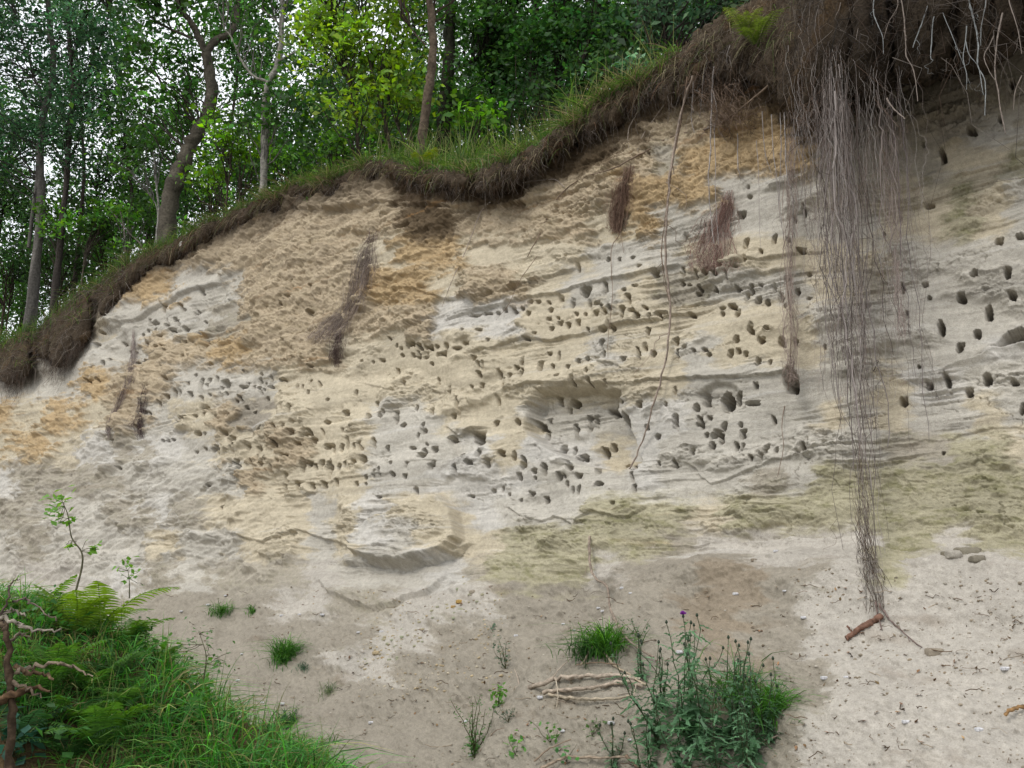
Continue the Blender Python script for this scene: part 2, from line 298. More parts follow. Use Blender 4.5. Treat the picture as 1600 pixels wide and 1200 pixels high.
HOLES = [(0 + a * K, 400 + b * K, c * K / 2, d * K / 2) for a, b, c, d in HA] + [(530 + a * K, 400 + b * K, c * K / 2, d * K / 2) for a, b, c, d in HB] \
      + [(1060 + a * K, 400 + b * K, c * K / 2, d * K / 2) for a, b, c, d in HC] + [(1060 + a * K, b * K, c * K / 2, d * K / 2) for a, b, c, d in HD]

hr = random.Random(5)
for u0_, v0_, u1_, v1_, n_, s_ in [(330, 640, 560, 760, 36, 3.4), (560, 640, 720, 770, 11, 3.6), (260, 590, 460, 640, 22, 2.8), (215, 480, 330, 560, 26, 2.4), (620, 538, 740, 556, 8, 3.0), (1060, 425, 1260, 480, 8, 4.4), (980, 470, 1240, 560, 8, 4.4),
                                    (800, 690, 1000, 770, 8, 4.6), (1090, 640, 1200, 720, 10, 4.8), (860, 470, 1020, 520, 12, 3.6), (740, 560, 960, 610, 10, 4)]:
    for _ in range(n_):
        t_ = hr.random(); HOLES.append((u0_ + (u1_ - u0_) * t_, v0_ + (v1_ - v0_) * (round(hr.random() * 4) / 4 * .9 + hr.random() * .1), s_ * hr.uniform(.7, 1.25), s_ * hr.uniform(.8, 2.0)))
# ledges: photo polyline, relief in metres (plus: the part above the line stands out), height of the affected band in photo px
LEDGES = [([(740,556),(763,549),(800,535),(825,528),(860,532),(920,520),(950,512),(1040,495),(1080,488)], .045, 26),
 ([(785,614),(793,611),(820,606),(834,602),(888,602),(945,602),(982,604),(1036,596),(1066,594),(1127,592),(1200,588),(1240,583)], .05, 16),
 ([(140,520),(160,508),(200,508),(245,485),(280,468),(320,450),(350,444)], .07, 30),
 ([(540,884),(560,888),(597,889),(625,892),(641,898),(660,892),(682,884),(720,868),(735,850)], .10, 32),
 ([(790,792),(807,801),(834,813),(850,817),(867,808),(900,822),(930,800),(985,812),(1010,795)], .035, 14),
 ([(1055,720),(1075,724),(1085,730),(1097,747),(1110,757),(1145,745),(1180,730),(1230,716),(1290,708)], .025, 14),
 ([(700,503),(760,485),(850,465),(900,450),(1000,430),(1060,415)], .045, 14),
 ([(1330,622),(1400,598),(1500,572),(1560,552),(1640,535)], -.10, 26),
 ([(-60,632),(0,622),(60,625),(110,615),(160,605),(210,585)], -.06, 20),
 ([(-60,738),(0,725),(60,705),(120,685),(175,668),(210,640)], -.09, 22),
 ([(1300,700),(1400,688),(1470,690),(1540,672),(1640,668)], .015, 14),
 ([(960,905),(990,905),(1040,880),(1120,850),(1180,846),(1240,838),(1300,842),(1330,850),(1400,870),(1480,875),(1540,884),(1640,892)], -.06, 30),
 ([(800,918),(860,918),(920,914),(975,904)], -.05, 20),
 ([(505,915),(520,935),(560,955),(620,952),(680,925),(700,905)], .07, 30),
 ([(560,596),(600,606),(640,607),(655,600)], .02, 8),
 ([(1060,425),(1150,418),(1230,400),(1290,392)], .04, 10),
 ([(600,462),(650,452),(700,470),(760,470),(830,445),(900,420)], .05, 25),
 ([(440,300),(470,330),(530,330),(590,318),(700,330),(800,322),(900,300),(1000,270)], .06, 22),
 ([(360,835),(420,850),(470,830),(520,845),(560,860)], .05, 18),
 ([(350,735),(420,748),(500,756),(560,745),(620,742)], .025, 12),
 ([(700,668),(716,680),(735,670),(760,668)], .06, 12),
 ([(1440,940),(1500,935),(1560,925),(1640,905)], -.06, 20)]

us = np.concatenate([np.arange(-520, -30, 14), np.arange(-30, 1631, 1.3), np.arange(1642, 2300, 16)])
vs = np.concatenate([np.arange(-520, -40, 12), np.arange(-40, 1285, 1.35), np.arange(1294, 1900, 14)])
U, Vv = np.meshgrid(us, vs); nv, nu = U.shape
B0 = P(U, Vv)
S_ = B0[..., 0] * 1.28; Z_ = B0[..., 2]; H_ = Z_ + .6 * (B0[..., 1] - wall_a(B0[..., 0]))
du = np.gradient(B0, axis=1); dv = np.gradient(B0, axis=0)
NR = np.cross(du, dv); NR /= np.linalg.norm(NR, axis=-1, keepdims=True)
NR *= np.sign((NR * -B0).sum(-1, keepdims=True) + 1e-9)          # towards us
w1 = fbm(S_ * 1.3, H_ * 2.2, 3, 4); w2 = fbm(S_ * 1.3 + 9, H_ * 2.2, 4, 4)
w3 = fbm(S_ * 6, H_ * 9, 5, 3); w4 = fbm(S_ * 6, H_ * 9, 6, 3)
w5 = fbm(S_ * 2.2, H_ * 7, 7, 6, .68); w6 = fbm(S_ * 2.2, H_ * 7, 8, 6, .68)
FU = U + 34 * w1 + 62 * w5 + 9 * w3; FV = Vv + 16 * w2 + 34 * w6 + 9 * w4
CR = field(FU, FV); COL = CR[..., :3].copy(); RG = CR[..., 3]
talus = sm(880, 950, Vv + 20 * w1 + 45 * sm(1000, 1250, U))
wallm = 1 - talus
D = np.zeros_like(U)
# broad relief
D += .16 * fbm(S_ * .7, H_ * .9, 21, 3) * (1 - .3 * talus)
# rough crumbling layers
rough = sm(.3, 1.0, RG)
rid = fbm(S_ * 2.9 + .5 * w4, H_ * 3.6 + .4 * w3, 31, 6, .66, True)
D += wallm * rough * (.075 * rid + .016 * fbm(S_ * 15 + w3, H_ * 22 + w4, 33, 4, .65, True))
D += wallm * (.10 + rough) * .022 * fbm(S_ * 9, H_ * 13, 32, 4, .6)
d1, d2, cid = vor(S_ * 3.6 + .5 * w3 + .5 * w5, H_ * 6.5 + .5 * w4 + .6 * w6, 41)
D += wallm * rough * (.045 * (cid - .5) - .02 * (1 - sm(0, .08, d2)))
# thin bedding: ledges that follow height
q = Z_ + .05 * fbm(S_ * .55, Z_ * .5, 51, 3) + .012 * w3
bed = fbm(S_ * .55, q * 15, 52, 4, .62)
bed2 = fbm(S_ * 1.2, q * 42, 53, 3, .6)
lift = sm(.0, .14, bed) - sm(-.35, -.2, bed)
bamp = 1.25 * sm(.0, .36, fbm(S_ * .8, Z_ * 1.9, 54, 4, .6))
D += wallm * ((.026 * lift + .004 * bed2) * bamp + .012 * fbm(S_ * 2.0, Z_ * 4, 57, 3, .5))
# chips: thin slabs fallen off, sharp edged
d1, d2, cid = vor(S_ * 1.7 + .5 * w3 + .7 * w5, H_ * 4.4 + .5 * w4 + .8 * w6, 61)
calm = .10 + .90 * sm(.02, .30, fbm(S_ * 1.1 + 4, H_ * 2.0, 58, 4))
D += wallm * .026 * calm * sm(.47, .5, cid + .12 * w3)
ch = fbm(S_ * 2.6, H_ * 6 - S_ * .8, 62, 5, .62)
D += wallm * calm * (.016 * sm(.10, .13, ch) + .012 * sm(-.16, -.135, ch) + .010 * sm(.26, .28, ch))
ck = fbm(S_ * 1.7 + .3 * w4, H_ * 2.5, 63, 4, .6)
D -= wallm * .022 * (1 - sm(0, .022, np.abs(ck))) * sm(-.1, .3, w1)
# dragged grooves down the wall
gr = fbm(S_ * 9, H_ * 1.1, 71, 3, .5)
D += wallm * .012 * gr * sm(-.1, .4, fbm(S_ * .6, H_ * .8, 72, 2))
# talus: soft heaps, rills, clods
D += talus * (.016 * fbm(S_ * 3.2 + 1.2 * H_, H_ * 9, 89, 5, .62, True) + .05 * fbm(S_ * 1.5 + .8 * H_, H_ * 1.1, 81, 3) + .030 * fbm(S_ * 5 + 2.6 * H_, H_ * 2.4, 82, 4, .55) + .010 * fbm(S_ * 26, H_ * 26, 83, 3, .6))
d1, d2, cid = vor(S_ * 9, H_ * 9, 85)
clod = (cid > .80) * sm(.10 + .3 * (cid - .8) * 5, .03, d1) * sm(-.1, .35, fbm(S_ * .9, H_ * .9, 86, 2) + .1)
D += talus * .03 * clod * sm(0, .3, fbm(S_ * .8, H_ * .8, 93, 3))
pit = fbm(S_ * 5.5 + 2, H_ * 5.5, 88, 5, .62)
D -= talus * .012 * sm(.16, .5, pit)
D += talus * .10 * fbm(S_ * .55 + .6 * H_, H_ * 1.7 - .9 * S_, 98, 4, .5) + talus * .035 * fbm(S_ * 1.6 + 2 * H_, H_ * 5.5 - 3.2 * S_, 99, 4, .55, True) * sm(-.3, .3, w1) * sm(-.15, .3, fbm(S_ * .8, H_ * .8, 90, 2))
d1, d2, cid = vor(S_ * 22, H_ * 22, 87)
D += talus * .014 * (cid > .84) * sm(-.05, .3, fbm(S_ * 1.2, H_ * 1.2, 94, 3)) * sm(.36, .05, d1)
# slabs: flakes of hardened sand with crisp outlines, dipping with the bedding
fl1 = fbm(S_ * 1.5 + .35 * w3, H_ * 3.4 - .5 * S_ + .3 * w4, 64, 6, .6)
for lv_, am_ in ((-.22, .014), (-.08, .018), (.05, .014), (.19, .018), (.31, .014)): D += wallm * (.02 + .55 * calm) * am_ * sm(lv_, lv_ + .010, fl1)
# moss: fine tufted relief
mossm = np.clip(1 - np.abs(COL - lin(PAL['M'])).sum(-1) * 7, 0, 1)
mossp = mossm * sm(-.15, .25, fbm(S_ * 3, H_ * 7, 91, 4, .6))
D += .014 * mossp * (.5 + fbm(S_ * 22, H_ * 34, 92, 3, .6))
for pl, amp, wd in LEDGES:
    pl = np.array(pl, float)
    wob = 5 * fbm(U / 26, Vv / 60, int(pl[0, 0]) % 97 + 100, 4, .6)
    dd = Vv - np.interp(U, pl[:, 0], pl[:, 1]) - wob
    env = sm(pl[0, 0] - 12, pl[0, 0] + 18, U) * sm(pl[-1, 0] + 12, pl[-1, 0] - 18, U)
    if amp > 0: D += env * amp * np.where(dd < 0, np.exp(dd / wd), 0) * sm(1.5, -1.5, dd)
    else: D += env * -amp * sm(-2.5, 2.5, dd) * np.exp(-np.maximum(dd, 0) / wd)
# hollows: polygons in photo points, depth in metres
def inpoly(pl, wob):
    x = U + wob; y = Vv + wob * .6; r = np.zeros(U.shape, bool); n = len(pl); dist = np.full(U.shape, 1e9)
    for i in range(n):
        x1, y1 = pl[i]; x2, y2 = pl[(i + 1) % n]
        c = ((y1 > y) != (y2 > y)) & (x < (x2 - x1) * (y - y1) / (y2 - y1 + 1e-9) + x1); r ^= c
        t = np.clip(((x - x1) * (x2 - x1) + (y - y1) * (y2 - y1)) / ((x2 - x1) ** 2 + (y2 - y1) ** 2), 0, 1)
        dist = np.minimum(dist, np.hypot(x - x1 - t * (x2 - x1), y - y1 - t * (y2 - y1)))
    return np.where(r, dist, -dist)
wp = 5 * fbm(S_ * 5, H_ * 7, 95, 4, .6)
spill = sm(520, 330, U) * sm(640, 760, Vv) * sm(1000, 900, Vv)
D += spill * (.07 * fbm(S_ * 1.1 + 1.2 * H_, H_ * 4.5 - 2.2 * S_, 96, 4, .55) + .03 * fbm(S_ * 3 + 3 * H_, H_ * 12 - 6 * S_, 97, 3, .5))
for pl, dp, so in [([(560,850),(596,812),(640,796),(690,770),(716,800),(730,846),(714,868),(682,884),(641,896),(597,890),(562,872)], -.15, 5),
                   ([(985,906),(1040,880),(1125,848),(1180,852),(1240,838),(1330,850),(1400,870),(1480,874),(1700,900),(2100,1000),(2100,2100),(560,2100),(700,1250),(800,1060),(900,970)], -.26, 75),
                   ([(240,925),(420,905),(520,935),(700,930),(760,960),(640,1080),(560,2100),(200,2100)], -.06, 90),
                   ([(838,607),(900,604),(960,606),(975,612),(965,640),(990,680),(1000,720),(960,735),(900,725),(850,700),(818,672),(825,640)], .17, 9),
                   ([(700,690),(716,672),(760,672),(758,695),(735,712),(712,720)], .06, 6),
                   ([(140,525),(165,510),(200,508),(206,540),(190,575),(160,560),(145,545)], .10, 14),
                   ([(1085,615),(1120,595),(1150,600),(1160,630),(1140,645),(1110,650)], .06, 8),
                   ([(1225,590),(1237,575),(1250,590),(1248,615),(1228,615)], .07, 6),
                   ([(1060,935),(1150,925),(1260,940),(1290,1000),(1210,1060),(1070,1020)], .06, 40),
                   ([(1545,545),(1570,520),(1640,505),(1640,545)], .22, 14)]:
    D -= dp * sm(-1, so, inpoly(pl, wp if dp > 0 else wp * 1.6))
D_BASE = D.copy()
# burrows
hid = np.full(U.shape, -1, int); HD_ = np.zeros_like(U); dens = np.zeros_like(U)
for i, (hu, hv, ru, rv) in enumerate(HOLES):
    ru = max(ru * .82, 2.2); rv = max(rv * .96, 2.2); m = 1.5 * max(ru, rv) + 2
    i0, i1 = np.searchsorted(us, [hu - m, hu + m]); j0, j1 = np.searchsorted(vs, [hv - m, hv + m])
    if i1 - i0 < 3 or j1 - j0 < 3: continue
    uu = U[j0:j1, i0:i1]; vv_ = Vv[j0:j1, i0:i1]
    a = np.arctan2((vv_ - hv) / rv, (uu - hu) / ru)
    wob = 1 + .16 * pn(uu / 3.5, vv_ / 3.5, 700 + i) + .10 * np.sin(2 * a + i * 1.7) + .07 * np.sin(3 * a + i * 2.9) + .05 * np.sin(5 * a + i)
    ex_ = (2.0, 3.2, 5.0, 2.5, 4.0)[i % 5]
    r = (np.abs((uu - hu + .18 * ((i % 7) / 3 - 1) * (vv_ - hv)) / ru) ** ex_ + np.abs((vv_ - hv) / rv) ** ex_) ** (1 / ex_) / wob
    Yd = B0[(j0 + j1) // 2, (i0 + i1) // 2, 1]; wid = 2 * min(ru, rv) * Yd / FPX
    dp = float(np.clip(8.5 * wid, .30, .85)) * (0.5 + .6 * ((i * 37) % 11) / 10)
    tall = rv / ru > 1.5
    prof = 1.0
    if tall:
        sgn = 1 if (i % 3) else -1
        prof = .16 + .84 * sm(-.5, .5, -sgn * (vv_ - hv) / rv)
    dpt = dp * prof * sm(1.07, .93, r)
    # worn scrape below the mouth
    sc_ = .012 * np.exp(-((uu - hu) / (ru * .9)) ** 2) * sm(2.6, 1.0, (vv_ - hv) / rv) * (vv_ > hv)
    old = HD_[j0:j1, i0:i1]; big = dpt > old
    HD_[j0:j1, i0:i1] = np.maximum(old, dpt)
    sub = hid[j0:j1, i0:i1]; sub[big & (dpt > .3 * dp)] = i
    dens[j0:j1, i0:i1] = np.maximum(dens[j0:j1, i0:i1], sc_)
D -= HD_ + dens
POS = B0 + NR * D[..., None]
# colour detail of the sand itself
C1 = fbm(S_ * .38, q * 9, 201, 5, .62)[..., None]; C2 = fbm(S_ * 2.2, H_ * 3, 202, 5, .6)[..., None]
C3 = fbm(S_ * .3, q * 27, 203, 4, .62)[..., None]
COL *= 1 + .30 * C1 * wallm[..., None] + .20 * C2 + .24 * C3 * wallm[..., None]
orange = lin((190, 140, 80)); of = (sm(.22, .5, fbm(S_ * .5, q * 9, 204, 5, .62)) * .42 * wallm)[..., None] * sm(.35, .8, RG)[..., None]
COL = COL * (1 - of) + orange * of
pale = lin((222, 217, 208)); pf = (sm(.18, .5, fbm(S_ * .4 + 5, q * 13, 205, 5, .62)) * .55 * wallm)[..., None] * sm(.6, .3, RG)[..., None]
COL = COL * (1 - pf) + pale * pf
green = lin((120, 120, 62)); mf = (mossp * sm(-.3, .3, fbm(S_ * 12, H_ * 20, 206, 3, .6)) * .45)[..., None]
COL = COL * (1 - mf) + green * mf
humus = lin((70, 56, 42)); hf = sm(70, 6, Vv - lipv(U) + 25 * w1 + 12 * w3)[..., None] * .75
COL = COL * (1 - hf) + humus * hf
dampf = (sm(.2, .5, fbm(S_ * 1.6, H_ * 2.4, 207, 4, .6)) * .35 * talus)[..., None]
COL = COL * (1 - dampf) + lin((128, 108, 84)) * dampf
COL = np.clip(COL * .70, .01, .8)
idx = np.arange(nv * nu).reshape(nv, nu)
F = np.stack([idx[:-1, :-1], idx[1:, :-1], idx[1:, 1:], idx[:-1, 1:]], -1)
fc_v = (Vv[:-1, :-1] + Vv[1:, 1:]) / 2; fc_u = (U[:-1, :-1] + U[1:, 1:]) / 2
keep = (fc_v > lipv(fc_u) - 4)
fh = hid[:-1, :-1].copy(); same = (hid[1:, 1:] == fh) & (hid[1:, :-1] == fh) & (hid[:-1, 1:] == fh); fh[~same] = -1
def sub_mesh(name, fmask, parent=None, loc=None):
    f = F[fmask]; uq, inv = np.unique(f, return_inverse=True)
    return mk(name, POS.reshape(-1, 3)[uq], inv.reshape(-1, 4), COL.reshape(-1, 3)[uq], M_SAND, parent, True, loc)
cliff = sub_mesh('sand_cliff', keep & (fh < 0)); tag(cliff, kind='structure')
cliff['label'] = 'pale layered sand bank wall riddled with bird burrows above a sandy slope'
cnt = np.bincount(fh[keep & (fh >= 0)], minlength=len(HOLES)); order = np.argsort(-cnt)
for i in order[:100]:
    if cnt[i] > 0: sub_mesh('burrow', keep & (fh == i), cliff)
rest = set(order[100:].tolist()); rm = keep & np.isin(fh, np.array(sorted(rest)))
tag(sub_mesh('burrow', rm, cliff), kind='stuff')
print('cliff ok', POS.shape, len(HOLES))

def grid_at(G, u, v):
    u = np.asarray(u, float); v = np.asarray(v, float)
    a = np.clip(np.searchsorted(us, u) - 1, 0, nu - 2); b = np.clip(np.searchsorted(vs, v) - 1, 0, nv - 2)
    fa = np.clip((u - us[a]) / (us[a + 1] - us[a]), 0, 1); fb = np.clip((v - vs[b]) / (vs[b + 1] - vs[b]), 0, 1)
    if G.ndim == 3: fa = fa[..., None]; fb = fb[..., None]
    return (G[b, a] * (1 - fa) + G[b, a + 1] * fa) * (1 - fb) + (G[b + 1, a] * (1 - fa) + G[b + 1, a + 1] * fa) * fb
def PS(u, v, off=0.0):
    """like P, but standing on the finished relief of the bank"""
    u, v, off = np.broadcast_arrays(np.asarray(u, float), np.asarray(v, float), np.asarray(off, float))
    k = np.clip((.75 - off) / .6, 0, 1)[..., None]; ut_, vt_ = u.copy(), v.copy()
    for _ in range(4):      # find the foot point whose finished surface lies at (u, v)
        q_ = P(u, v, 0) + grid_at(NR, u, v) * np.asarray(grid_at(D_BASE, u, v))[..., None] * k
        a_, b_ = proj(q_); u = u + np.clip(ut_ - a_, -60, 60) * .9; v = v + np.clip(vt_ - b_, -60, 60) * .9
    return P(u, v, off) + grid_at(NR, u, v) * np.asarray(grid_at(D_BASE, u, v))[..., None] * k
def lipY(u): return float(P(u, lipv(u), 0)[1])

# ------------------------------------------------------------------ ground sheet and the plateau behind the lip
g = np.array([[-250, -250, 0], [250, -250, 0], [250, 350, 0], [-250, 350, 0]], float)
tag(mk('ground', g, [[0, 1, 2, 3]], np.full((4, 3), .2) * [1, .9, .75], M_SAND, smooth=False), kind='structure')
UL = np.arange(-500, 2101, 4.0); LP = P(UL, lipv(UL), .02)
LPs = LP.copy()
BACK = np.array([.45, .89, 0])
RISE_D = [0, .3, .9, 1.8, 3.5, 7, 14, 60]; RISE_Z = [0, .10, .22, .32, .30, 0, -.8, -6]
def PL(u, d):
    """a point of the plateau d metres behind the lip at photo column u"""
    u = np.asarray(u, float); d = np.asarray(d, float)
    p = np.stack([np.interp(u, UL, LPs[:, k]) for k in range(3)], -1) + BACK * d[..., None]
    p[..., 2] += np.interp(d, RISE_D, RISE_Z)
    return p
ds = np.array([-.05, 0, .15, .3, .6, .9, 1.3, 1.8, 2.6, 3.5, 5, 7, 10, 14, 30, 60])
uu, dd = np.meshgrid(UL[::3], ds); V = PL(uu, dd); V[..., 2] += .06 * fbm(V[..., 0] * 2, V[..., 1] * 2, 301, 4) * (dd > 0)
ix = np.arange(V.shape[0] * V.shape[1]).reshape(V.shape[:2])
Fq = np.stack([ix[:-1, :-1], ix[:-1, 1:], ix[1:, 1:], ix[1:, :-1]], -1)
C = lin((74, 66, 44)) * .7 * (1 + .5 * fbm(V[..., 0] * 3, V[..., 1] * 3, 302, 4)[..., None])
tag(mk('forest_floor', V, Fq, C.reshape(-1, 3), M_SOIL), kind='structure')

# ------------------------------------------------------------------ overhanging turf edge
TB = np.array([(-500,655,700,.3),(0,520,592,.35),(60,492,588,.35),(130,440,530,.3),(170,418,482,.25),(240,390,428,.2),(330,350,384,.2),(390,324,348,.16),(450,304,326,.12),(530,276,302,.1),
 (600,250,276,.12),(650,262,297,.38),(740,266,308,.42),(800,242,294,.4),(860,208,252,.34),(900,184,228,.28),(960,142,194,.22),(1030,98,162,.28),(1080,62,140,.32),(1150,28,118,.4),(1220,-10,135,.5),
 (1260,-60,178,.9),(1320,-120,150,1.2),(1400,-180,128,1.3),(1500,-260,108,1.3),(1600,-340,62,1.3),(1900,-600,-100,1.0),(2200,-850,-300,1.)], float)
ut = np.arange(-500, 2200, 2.6)
vt, vb, pr = [np.interp(ut, TB[:, 0], TB[:, k]) for k in (1, 2, 3)]
nz = fbm(ut / 60, ut * 0, 310, 3); vb = vb - 4 - 10 * sm(1100, 900, ut) * sm(150, 260, ut) + 20 * nz + 24 * fbm(ut / 17, ut * 0, 312, 4, .6); vt = np.minimum(vt + 6 * sm(1150, 1000, ut) + 14 * fbm(ut / 30, ut * 0, 314, 3), vb - 10) + 6 * fbm(ut / 22, ut * 0, 313, 3); pr = pr * (1 + .35 * fbm(ut / 90, ut * 0, 311, 3))
lv = lipv(ut); vb = lv + (vb - lv) * (1 - .25 * sm(1120, 1000, ut) * sm(150, 260, ut)); vt = lv + (vt - lv) * (1 - .45 * sm(1120, 1000, ut))
gap_ = 1 - (1 - sm(-.30, -.02, fbm(ut / 42, ut * 0 + 3, 316, 3))) * sm(1180, 1080, ut); pr = pr * (.3 + .7 * gap_); vb = lv + (vb - lv) * (.35 + .65 * gap_); vt = lv + (vt - lv) * (.5 + .5 * gap_)
sec = []
for kind, t in [('b', -.06), ('b', .3), ('b', .6), ('f', .0), ('f', .12), ('f', .25), ('f', .4), ('f', .55), ('f', .7), ('f', .85), ('f', 1.0), ('t', .3), ('t', .7), ('t', 1.1)]:
    if kind == 'b': sec.append(P(ut, vb - 4 * max(t, 0), np.where(t < 0, -.08, pr * t)))
    elif kind == 'f': sec.append(P(ut, vb + (vt - vb) * t, pr * (.85 + .5 * math.sin(math.pi * (.15 + .75 * t)) - .35)))
    else:
        p = P(ut, vt, pr * .75); p = p + BACK * (t * (pr + .35))[:, None]; p[:, 2] += .03 * (1 - (2 * t - 1) ** 2); sec.append(p)
S0 = np.array(sec)
# refine across the section
tt = np.linspace(0, len(sec) - 1, 46); i0 = np.minimum(tt.astype(int), len(sec) - 2); fr = (tt - i0)[:, None, None]
TV = S0[i0] * (1 - fr) + S0[i0 + 1] * fr
n1 = np.cross(np.gradient(TV, axis=1), np.gradient(TV, axis=0)); n1 /= np.linalg.norm(n1, axis=-1, keepdims=True) + 1e-9
sa = TV[..., 0] * 1.28; sb = TV[..., 2] + TV[..., 1] * .7
dn = .16 * fbm(sa * 2.2, sb * 2.2, 325, 3) + .22 * fbm(sa * 7, sb * 7, 320, 5, .65, True) + .15 * fbm(sa * 10, sb * 11, 321, 4, .7) + .03 * fbm(sa * 40, sb * 40, 324, 3, .7)
sg = np.sign((n1 * -TV).sum(-1)).mean(); TV = TV + n1 * (sg * dn)[..., None]
ix = np.arange(TV.shape[0] * TV.shape[1]).reshape(TV.shape[:2])
Fq = np.stack([ix[:-1, :-1], ix[:-1, 1:], ix[1:, 1:], ix[1:, :-1]], -1)
hc = lin((92, 80, 66)) * (.62 - .30 * sm(1180, 1330, ut))[None, :, None] * (1 + .5 * fbm(sa * 3, sb * 4, 322, 4)[..., None])  # soil darkens to the right: shade of the overhang put into the colour
rc = sm(.15, .5, fbm(sa * 1.7, sb * 2.5, 323, 3))[..., None] * .6
hc = hc * (1 - rc) + lin((112, 88, 58)) * .6 * rc
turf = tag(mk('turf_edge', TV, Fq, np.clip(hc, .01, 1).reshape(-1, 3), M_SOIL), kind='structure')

# dead grass and thatch hanging over the edge
def thatch(n, u0_, u1_, ln, seed):
    r_ = rng.integers(20, 42, n); c_ = rng.integers(np.searchsorted(ut, u0_), np.searchsorted(ut, u1_), n); st = TV[r_, c_]
    kp = fbm(st[:, 0] * 2.5, st[:, 1] * 2.5 + st[:, 2], seed, 3) > -.12; st = st[kp]; n = len(st)
    l = rng.uniform(.4, 1.2, n) * ln; d = rng.normal(size=(n, 3)) * [.8, .3, .25] + [-.25, -.35, -.1]; d /= np.linalg.norm(d, axis=1, keepdims=True); t = np.linspace(0, 1, 6)
    p = st[:, None] + d[:, None] * (l[:, None] * t * .75)[..., None]; p[..., 2] += l[:, None] * (.25 * t - .95 * t ** 2)
    V, F = ribbons(p, .006 * np.array([.8, 1, .9, .7, .5, .15])[None] * rng.uniform(.5, 1.3, (n, 1)), np.cross(d, [0, 0, 1.]) + rng.normal(size=(n, 3)) * .5)
    c = lin(np.array([(158, 146, 118), (128, 114, 92), (104, 90, 72), (140, 132, 100), (96, 112, 60), (120, 92, 70)]))[rng.integers(0, 6, n)] * .62 * np.exp(rng.normal(0, .25, (n, 1)))
    return V, F, per(np.clip(c, .005, .7), 12)
V, F, C = cat([thatch(3200, -80, 420, .26, 340), thatch(3000, 400, 1060, .2, 341), thatch(1500, 1000, 1260, .26, 342)])
tag(mk('dead_grass', V, F, C, mat_attr('dead_grass', .8, .15, spec=.15)), kind='stuff', label='dry brown dead grass draped over the overhanging turf edge', cat='grass')

# ------------------------------------------------------------------ roots
def wob_path(a, b, k, amp, n=1, sag=0):
    """n wobbling paths from a to b, both (n,3)"""
    t = np.linspace(0, 1, k)[None, :, None]; a = np.asarray(a)[:, None]; b = np.asarray(b)[:, None]
    p = a + (b - a) * t
    w_ = np.cumsum(rng.normal(size=(p.shape[0], k, 3)), 1); w_ -= w_[:, :1]; w_ -= (w_[:, -1:]) * t * .6
    amp = np.asarray(amp, float).reshape(-1, 1, 1) if np.ndim(amp) else amp
    p = p + w_ * amp / math.sqrt(k); p[..., 2] -= sag * (t[..., 0] * (1 - t[..., 0])) * 4
    return p
def fibre_cols(n, k, base=((112, 102, 94), (146, 136, 126), (86, 76, 66), (104, 84, 70)), j=.2):
    c = lin(np.array(base))[rng.integers(0, len(base), n)] * .75 * (1 + j * rng.normal(size=(n, 1)))
    return per(np.clip(c, .01, 1), k)
# hairy fringe of dead roots all along the turf edge
def fringe(n, urange, dens=None, ln=(.06, .22), rad=.0011, dark=1.0):  # dark: dims the root colour to paint in shade at the overhang
    u = rng.uniform(*urange, n); t = rng.beta(1.3, 1.2, n)
    a_t = np.interp(u, ut, vt); a_b = np.interp(u, ut, vb); p_ = np.interp(u, ut, pr)
    st = P(u, a_b + (a_t - a_b) * t, p_ * (.5 + .5 * np.sin(math.pi * (.15 + .75 * t))) + .0)
    l = rng.uniform(ln[0], ln[1], n)[:, None]
    d = rng.normal(size=(n, 3)) * [.6, .35, .5] + [-.15, -.45, -.75]
    d /= np.linalg.norm(d, axis=1, keepdims=True)
    p = wob_path(st - d * .03, st + d * l, 6, l[:, 0] * .33, sag=0); p[..., 2] -= (np.linspace(0, 1, 6) ** 2 * l * .35)
    V, F = tubes(p, rad * rng.uniform(.7, 1.8, (n, 1)) * np.linspace(1.2, .5, 6), 3)
    patch = np.clip(1 + 1.1 * fbm(u / 34, t * 2.5, 330, 3), .45, 1.6); keepf = rng.random(n) < np.clip(.5 + 1.9 * fbm(u / 24, t * 3, 331, 2), .08, 1)
    p = p[keepf]; n = len(p); V, F = tubes(p, rad * rng.uniform(.7, 1.8, (n, 1)) * np.linspace(1.2, .5, 6), 3)
    return V, F, np.clip(fibre_cols(n, 18) * dark * per(patch[keepf], 18)[:, None], .01, 1)
def under(n, urange, ln):
    u = rng.choice(np.arange(urange[0], urange[1], 9.), n) + rng.normal(size=n) * 3.5
    st = P(u, np.interp(u, ut, vb) - rng.uniform(0, 16, n), np.interp(u, ut, pr) * rng.uniform(.4, 1, n))
    l = rng.uniform(ln[0], ln[1], n)[:, None] * (.5 + .7 * np.abs(np.sin(u * .13)))[:, None]
    p = wob_path(st + [0, 0, .04], st + rng.normal(size=(n, 3)) * l * .16 - np.c_[l * 0, l * .1, l], 7, l[:, 0] * .2)
    V, F = tubes(p, .0013 * rng.uniform(.7, 1.7, (n, 1)) * np.linspace(1.2, .5, 7), 3)
    return V, F, fibre_cols(n, 21)
fr_ = [fringe(3400, (-80, 400)), fringe(3800, (400, 1050)), fringe(2600, (1000, 1330), ln=(.08, .35), dark=.8), fringe(1900, (1250, 1680), ln=(.10, .42), dark=.42),  # right-hand roots get the overhang's shade painted into their colour
       fringe(1500, (-80, 200), ln=(.25, .6), rad=.0018), under(1500, (-80, 1060), (.08, .3)), under(1300, (-80, 190), (.2, .6)), fringe(600, (1200, 1650), ln=(.35, .8), rad=.0015, dark=.6)]
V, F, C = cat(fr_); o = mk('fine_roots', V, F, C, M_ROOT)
tag(o, kind='stuff', label='brown hair-like dead roots fringing the overhanging turf edge', cat='roots')
